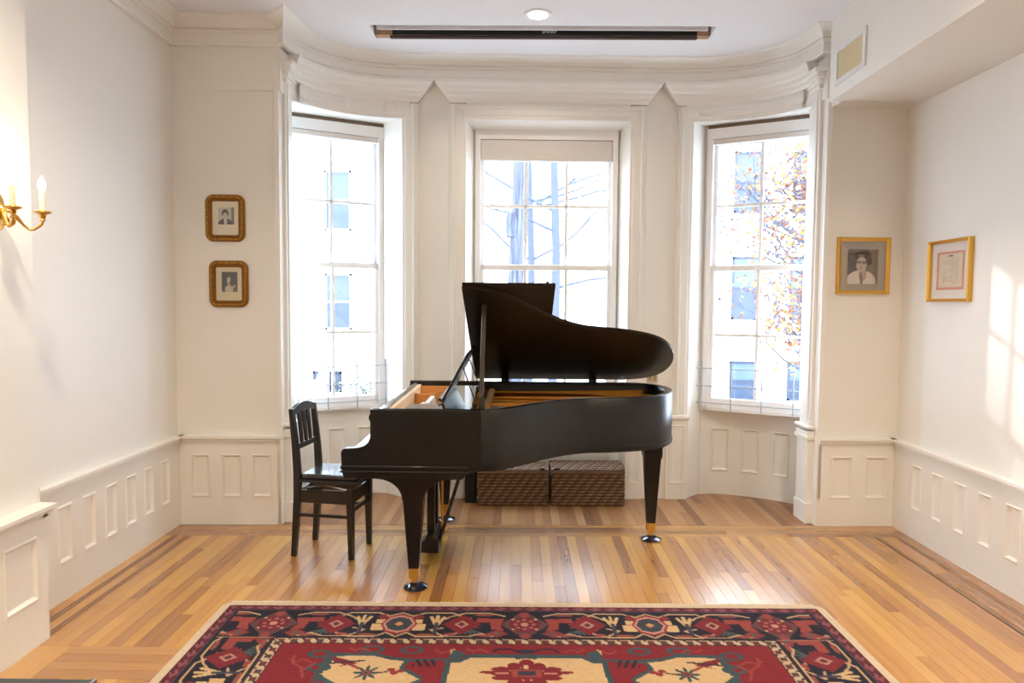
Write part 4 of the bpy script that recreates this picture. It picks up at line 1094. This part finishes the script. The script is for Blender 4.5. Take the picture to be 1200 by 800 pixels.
# ================================================================== BASKETS
M['weave_light'] = mat('seagrass_light', (150, 118, 88), .55, var=.5, vscale=60, bump=.4, bscale=300); M['weave_gap_shade'] = mat('seagrass_gap_shade', (48, 34, 26), .8, var=.3)  # dark gap colour paints the shade between the woven rows
M['weave'] = mat('seagrass', (122, 92, 66), .6, var=.6, vscale=60, bump=.4, bscale=300)
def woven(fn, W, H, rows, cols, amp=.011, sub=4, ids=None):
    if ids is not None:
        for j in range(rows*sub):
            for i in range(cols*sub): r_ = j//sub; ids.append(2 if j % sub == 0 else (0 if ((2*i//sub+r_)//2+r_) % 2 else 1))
    """woven face: fn(x,y,out)"""
    mb = MB(); nx, ny = cols*sub, rows*sub
    def P(i, j):
        x, y = i/sub, j/sub; r_ = int(min(y, rows-1e-6)); ph = (r_ % 2)*.5
        a = abs(math.sin(PI*(x+ph)))**.7; b = abs(math.sin(PI*(y % 1 if y < rows else 1)))**.5
        return fn(W*x/cols, H*y/rows, amp*(.35+.65*a)*b - .002*(1-b))
    return mb.grid(P, nx, ny)
def basket(x0, x1, y0, y1, h, label, tilt):
    root = empty('wicker_basket', ((x0+x1)/2, (y0+y1)/2, 0), -.0+A_B, label=label, cat='basket', group='lidded baskets under the piano')
    W, Dp = x1-x0, y1-y0; hx, hy = W/2, Dp/2
    body = MB(); ids = []
    for (fn, ww) in ((lambda a, b, o: (-hx+a, -hy-o, b), W), (lambda a, b, o: (hx+o, -hy+a, b), Dp), (lambda a, b, o: (hx-a, hy+o, b), W), (lambda a, b, o: (-hx-o, hy-a, b), Dp)):
        g = woven(fn, ww, h, 11, max(8, int(ww/.036)), ids=ids); body.add(g.v, g.f)
    body.box(-hx+.01, hx-.01, -hy+.01, hy-.01, .001, .012)
    bo = obj('body', body, [M['weave'], M['weave_light'], M['weave_gap_shade']], root, smooth=True, local=True, sharp=180)
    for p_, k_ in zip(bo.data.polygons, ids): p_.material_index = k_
    lidm = MB(); cs, sn = math.cos(tilt), math.sin(tilt)
    def LM(a, b, o): y = b; return (-hx-.006+a, -hy-.008+y*cs, h+.016+y*sn+o + .010*math.sin(PI*b/Dp))
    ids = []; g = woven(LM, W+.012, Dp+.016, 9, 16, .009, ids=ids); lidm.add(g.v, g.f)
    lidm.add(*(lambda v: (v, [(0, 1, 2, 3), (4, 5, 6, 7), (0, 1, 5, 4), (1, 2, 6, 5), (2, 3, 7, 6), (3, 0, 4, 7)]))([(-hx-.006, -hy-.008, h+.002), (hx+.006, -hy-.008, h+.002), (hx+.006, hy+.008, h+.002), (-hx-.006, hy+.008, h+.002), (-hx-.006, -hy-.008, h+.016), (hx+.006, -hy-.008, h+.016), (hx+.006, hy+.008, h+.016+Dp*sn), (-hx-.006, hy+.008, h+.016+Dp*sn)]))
    lo_ = obj('lid', lidm, [M['weave'], M['weave_light'], M['weave_gap_shade']], root, smooth=True, local=True, sharp=60)
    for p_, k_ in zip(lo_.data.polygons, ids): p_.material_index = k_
    rimm = MB().tube([(-hx-.004, -hy-.006, h-.004), (hx+.004, -hy-.006, h-.004), (hx+.004, hy+.006, h-.004), (-hx-.004, hy+.006, h-.004), (-hx-.004, -hy-.006, h-.004)], .008, 8)
    obj('braided_rim', rimm, M['weave'], root, smooth=True, local=True)
    obj('handle_hole', MB().box(hx-.06 if tilt < .05 else -hx+.02, hx-.02 if tilt < .05 else -hx+.06, -hy-.012, -hy-.004, h+.018, h+.030), mat('basket_dark', (26, 20, 18), .9), root, local=True)
basket(-.315, .226, 5.345, 5.60, .268, 'brown woven lidded basket, left one under the piano', .02)
basket(.266, .836, 5.36, 5.61, .270, 'brown woven lidded basket, right one under the piano', .06)
o = obj('storage_box', MB().box(-.42, -.335, 5.40, 5.58, 0, .25), M['scr_black'], None, bevel=.006); setp(o, 'small black box standing left of the woven baskets', 'box')
# ================================================================== STREET
GZ = -2.2
FY = 22.0
M['stone'] = mat('facade_stone', (240, 236, 228), .85, var=.04, vscale=.6)
M['stone2'] = mat('facade_stone_pale', (242, 240, 236), .85, var=.03, vscale=.5)
M['win_blue'] = mat('facade_glass', (68, 84, 104), .3, var=.25, vscale=2.0)
M['win_dark'] = mat('facade_glass_dark', (40, 52, 72), .3, var=.5, vscale=3.0)
M['win_frame'] = mat('facade_frame_dark', (44, 52, 70), .5); M['win_frame_w'] = mat('facade_frame_white', (130, 134, 140), .5)
M['blind'] = mat('blind_pale', (76, 82, 90), .8)
M['asphalt'] = mat('asphalt', (110, 112, 116), .9, var=.1); M['pavement'] = mat('pavement', (130, 130, 130), .9, var=.08, vscale=4)
obj('ground', MB().box(-45, 45, 6.8, 60, GZ-.3, GZ), M['asphalt'], kind='structure')
o = obj('sidewalk', MB().box(-45, 45, FY-5.0, FY-.5, GZ, GZ+.14), M['pavement'], kind='structure')
o = obj('sidewalk', MB().box(-45, 45, 6.9, 9.8, GZ, GZ+.14), M['pavement'], kind='structure')
def house(x0, x1, mt, wins, label, bands):
    root = empty('townhouse', ((x0+x1)/2, FY+4, GZ), label=label, cat='building')
    wl2 = obj('wall', MB().box(x0, x1, FY, FY+8, GZ, 13.5), mt, root)
    for z in bands: obj('cornice_band', MB().box(x0, x1, FY-.16, FY+.01, z, z+.10).box(x0, x1, FY-.10, FY+.01, z-.22, z), mt, root, bevel=.02)
    obj('roof_cornice', MB().box(x0, x1, FY-.5, FY+8, 13.3, 13.9).box(x0, x1, FY-.3, FY+.01, 12.8, 13.3), mt, root, bevel=.05)
    for (a, b, c, d, kind, blind) in wins:
        fm = M['win_frame'] if kind == 'd' else M['win_frame_w']
        wd = .07
        fr = MB().box(a, a+wd, FY-.04, FY+.02, c, d).box(b-wd, b, FY-.04, FY+.02, c, d).box(a, b, FY-.04, FY+.02, c, c+wd).box(a, b, FY-.04, FY+.02, d-wd, d).box(a, b, FY-.035, FY+.02, (c+d)/2-.035, (c+d)/2+.035)
        wo = obj('window', fr, fm, root); WM[wo.name] = WM[root.name]
        obj('pane', MB().box(a+wd, b-wd, FY-.012, FY+.0, c+wd, (c+d)/2), M['win_dark'] if kind != 'p' else M['win_blue'], wo)
        obj('pane', MB().box(a+wd, b-wd, FY-.012, FY+.0, (c+d)/2, d-wd), M['blind'] if blind else M['win_blue'], wo)
        obj('lintel', MB().box(a-.18, b+.18, FY-.14, FY+.01, d+.04, d+.24), mt, wo)
        obj('sill', MB().box(a-.15, b+.15, FY-.18, FY+.01, c-.16, c-.02), mt, wo)
U22 = lambda px: float(ray(px, 350).x/ray(px, 350).y*FY)
Z22 = lambda py: 1.6 + float((ray(600, py).z/ray(600, py).y)*FY)
wl3 = []
for cx_, kd in ((396.5, 'w'),):
    for (t_, b_) in ((201, 272), (322, 388)): wl3.append((U22(381), U22(412.5), Z22(b_), Z22(t_), 'w', True))
wl3 += [(U22(352)-.9, U22(352)+.1, Z22(272), Z22(201), 'w', False)] if False else []
wl3 += [(-9.6, -8.7, Z22(272), Z22(201), 'w', True), (-9.6, -8.7, Z22(388), Z22(322), 'w', True), (U22(340)-.3, U22(350), Z22(466), Z22(447), 'd', False), (U22(366), U22(400), Z22(461), Z22(437), 'd', True)]
house(-11.5, -.2, M['stone2'], wl3, 'pale stone townhouse seen through the left window', (Z22(283), Z22(300), Z22(402), Z22(425)))
wr3 = []
for (a, b) in ((857, 891), (925, 958)):
    for (t_, b_) in ((176, 248), (299, 372), (421, 466)): wr3.append((U22(a), U22(b), Z22(b_), Z22(t_), 'd', t_ == 176))
wr3 += [(12.2, 13.1, Z22(372), Z22(299), 'd', False)]
house(-.2, 15.5, M['stone'], wr3, 'cream stone townhouse seen through the right window', (Z22(258), Z22(268), Z22(385), Z22(397)))
gh = empty('sun_blocker_gable', (-20.5, FY+2, GZ), label='grey gabled block added to shape the sun patch, out of the picture to the left', cat='building')
obj('wall', MB().prism([(-27, GZ), (-27, 10.1), (-19.62, 10.1), (-16.2, 12.45), (-13.4, 10.5), (-13.4, GZ)], FY, FY+4, 'y'), M['stone'], gh)  # unseen, added: roofline shaped to cut the lower edge of the sun patch
# stoop with balustrade at the left
stp = empty('entrance_stoop', (-6.4, FY-1.4, GZ), label='pale stone entrance steps beneath the left townhouse windows', cat='steps')
for i in range(6): obj('step', MB().box(-7.5, -6.2, FY-.5-.32*(i+1), FY-.2, GZ+.14, GZ+.14+.19*(6-i)-0), M['stone'], stp)
for x_ in (-7.65, -6.2): obj('side_wall', MB().prism([(FY-.2, GZ), (FY-2.5, GZ), (FY-2.5, GZ+.7), (FY-.2, GZ+1.9)], x_, x_+.15, 'x', f=lambda a, b, c: (a, b, c)), M['stone'], stp)
# trees
M['bark'] = wood('bark', [(.14, (22, 24, 34)), (.21, (46, 48, 60)), (.30, (82, 84, 98))], .9, .3, 2, scale=.6, rand=False)
M['bark2'] = mat('bark_thin', (70, 74, 88), .95, var=.3, vscale=14)
def branch(mb, p, d, L, r, depth, rr, tips):
    pts = [p]; q = Vector(p); dd = Vector(d).normalized(); k = 5
    for i in range(k):
        dd = (dd + Vector((rr.uniform(-.25, .25), rr.uniform(-.25, .25), rr.uniform(-.12, .22)))).normalized(); q = q + dd*L/k; pts.append(tuple(q))
    mb.tube(pts, [r*(1-.11*i) for i in range(k+1)], 5, cap=False)
    tips += [Vector(x_) for x_ in pts[2:]]
    if depth > 0:
        for i in range(rr.choice((2, 3))):
            a = pts[rr.randint(2, k)]; nd = (dd + Vector((rr.uniform(-1, 1), rr.uniform(-.7, .7), rr.uniform(-.3, .8)))).normalized()
            branch(mb, a, nd, L*rr.uniform(.5, .8), r*.52, depth-1, rr, tips)
def tree(x, y, r, H, label, seed, nb, z0=2.0, leaves=0, spread=1.0, bl=2.0, bark='bark', lr=.06, dirs=None):
    rr = random.Random(seed); root = empty('street_tree', (x, y, GZ), label=label, cat='tree', group='trees along the street')
    pts = [(x+.12*math.sin(i*.9+seed)*spread*.5, y, GZ+H*i/10) for i in range(11)]
    m = MB(); m.tube(pts, [r*(1.15-.05*i) for i in range(11)], 12)
    if r > .12: m.lathe([(r*.9, -.22), (r*1.02, -.05), (r*1.0, .08), (r*.8, .2)], (x-.055, y, 2.95), 12)
    obj('trunk', m, M[bark], root, smooth=True)
    b = MB(); tips = []
    for i in range(nb):
        z = z0+(GZ+H-z0)*rr.random()*.95; a = rr.uniform(0, 2*PI) if dirs is None else rr.choice(dirs)+rr.uniform(-.5, .5)
        branch(b, (x, y, z), (math.cos(a), math.sin(a)*.6, rr.uniform(.1, .6)), bl*rr.uniform(.6, 1.2), r*.28+.008, 2, rr, tips)
    obj('branches', b, M[bark+('2' if bark == 'bark' else '')], root, smooth=True, kind='stuff')
    if leaves:
        for (nm, colr) in (('orange', (138, 78, 48)), ('yellow', (146, 116, 52)), ('mauve', (88, 76, 94))):
            lf = MB()
            for i in range(leaves//3):
                t = rr.choice(tips) + Vector((rr.gauss(0, .22), rr.gauss(0, .22), rr.gauss(0, .22))); s_ = lr*rr.uniform(.6, 1.2)
                u_ = Vector((rr.gauss(0, 1), rr.gauss(0, 1), rr.gauss(0, 1))).normalized(); v_ = u_.orthogonal().normalized()
                lf.add([tuple(t-u_*s_), tuple(t+v_*s_*.7), tuple(t+u_*s_), tuple(t-v_*s_*.7)], [(0, 1, 2, 3)])
            obj('foliage', lf, mat('leaf_'+nm, colr, .7, var=.2), root, kind='stuff')
M['bark_thin'] = M['bark2']; M['bark_thin2'] = M['bark2']
tree(-.04, 12.0, .155, 12, 'thick grey tree trunk behind the middle window', 3, 5, bl=1.6, z0=4.5)
tree(.20, 14.5, .075, 12, 'slim bare tree just right of the thick trunk', 5, 12, bl=2.2, z0=2.2, bark='bark_thin', dirs=[0, .3, 2.9])
tree(.66, 13.5, .085, 12, 'slim bare tree at the right of the middle window', 11, 14, bl=2.2, z0=1.8, bark='bark_thin', dirs=[0, 3.1, .4])
tree(6.6, 12.8, .10, 9, 'orange leaved autumn tree behind the right window', 8, 30, z0=-.6, leaves=8000, bl=2.1, bark='bark_thin', dirs=[3.1, 2.6, 3.6, .2])
# shrubs on the far pavement
def shrub(x, y, r, label, seed):
    rr = random.Random(seed); root = empty('shrub', (x, y, GZ+.14), label=label, cat='shrub', group='shrubs before the townhouses')
    b = MB(); tips = []
    for i in range(7): branch(b, (x, y, GZ+.14), (rr.uniform(-.7, .7), rr.uniform(-.4, .4), 1), r*1.1, .015, 1, rr, tips)
    obj('stems', b, M['bark2'], root, kind='stuff')
    lf = MB()
    for i in range(500):
        t = rr.choice(tips) + Vector((rr.gauss(0, .15), rr.gauss(0, .15), rr.gauss(0, .12))); s_ = .05
        u_ = Vector((rr.gauss(0, 1), rr.gauss(0, 1), rr.gauss(0, 1))).normalized(); v_ = u_.orthogonal().normalized()
        lf.add([tuple(t-u_*s_), tuple(t+v_*s_), tuple(t+u_*s_), tuple(t-v_*s_)], [(0, 1, 2, 3)])
    obj('foliage', lf, mat('shrub_leaf', (92, 98, 84), .8, var=.3), root, kind='stuff')
shrub(-4.3, FY-1.2, 1.0, 'leafy shrub right of the entrance steps', 1)
shrub(-9.6, FY-1.4, .9, 'leafy shrub left of the entrance steps', 2)
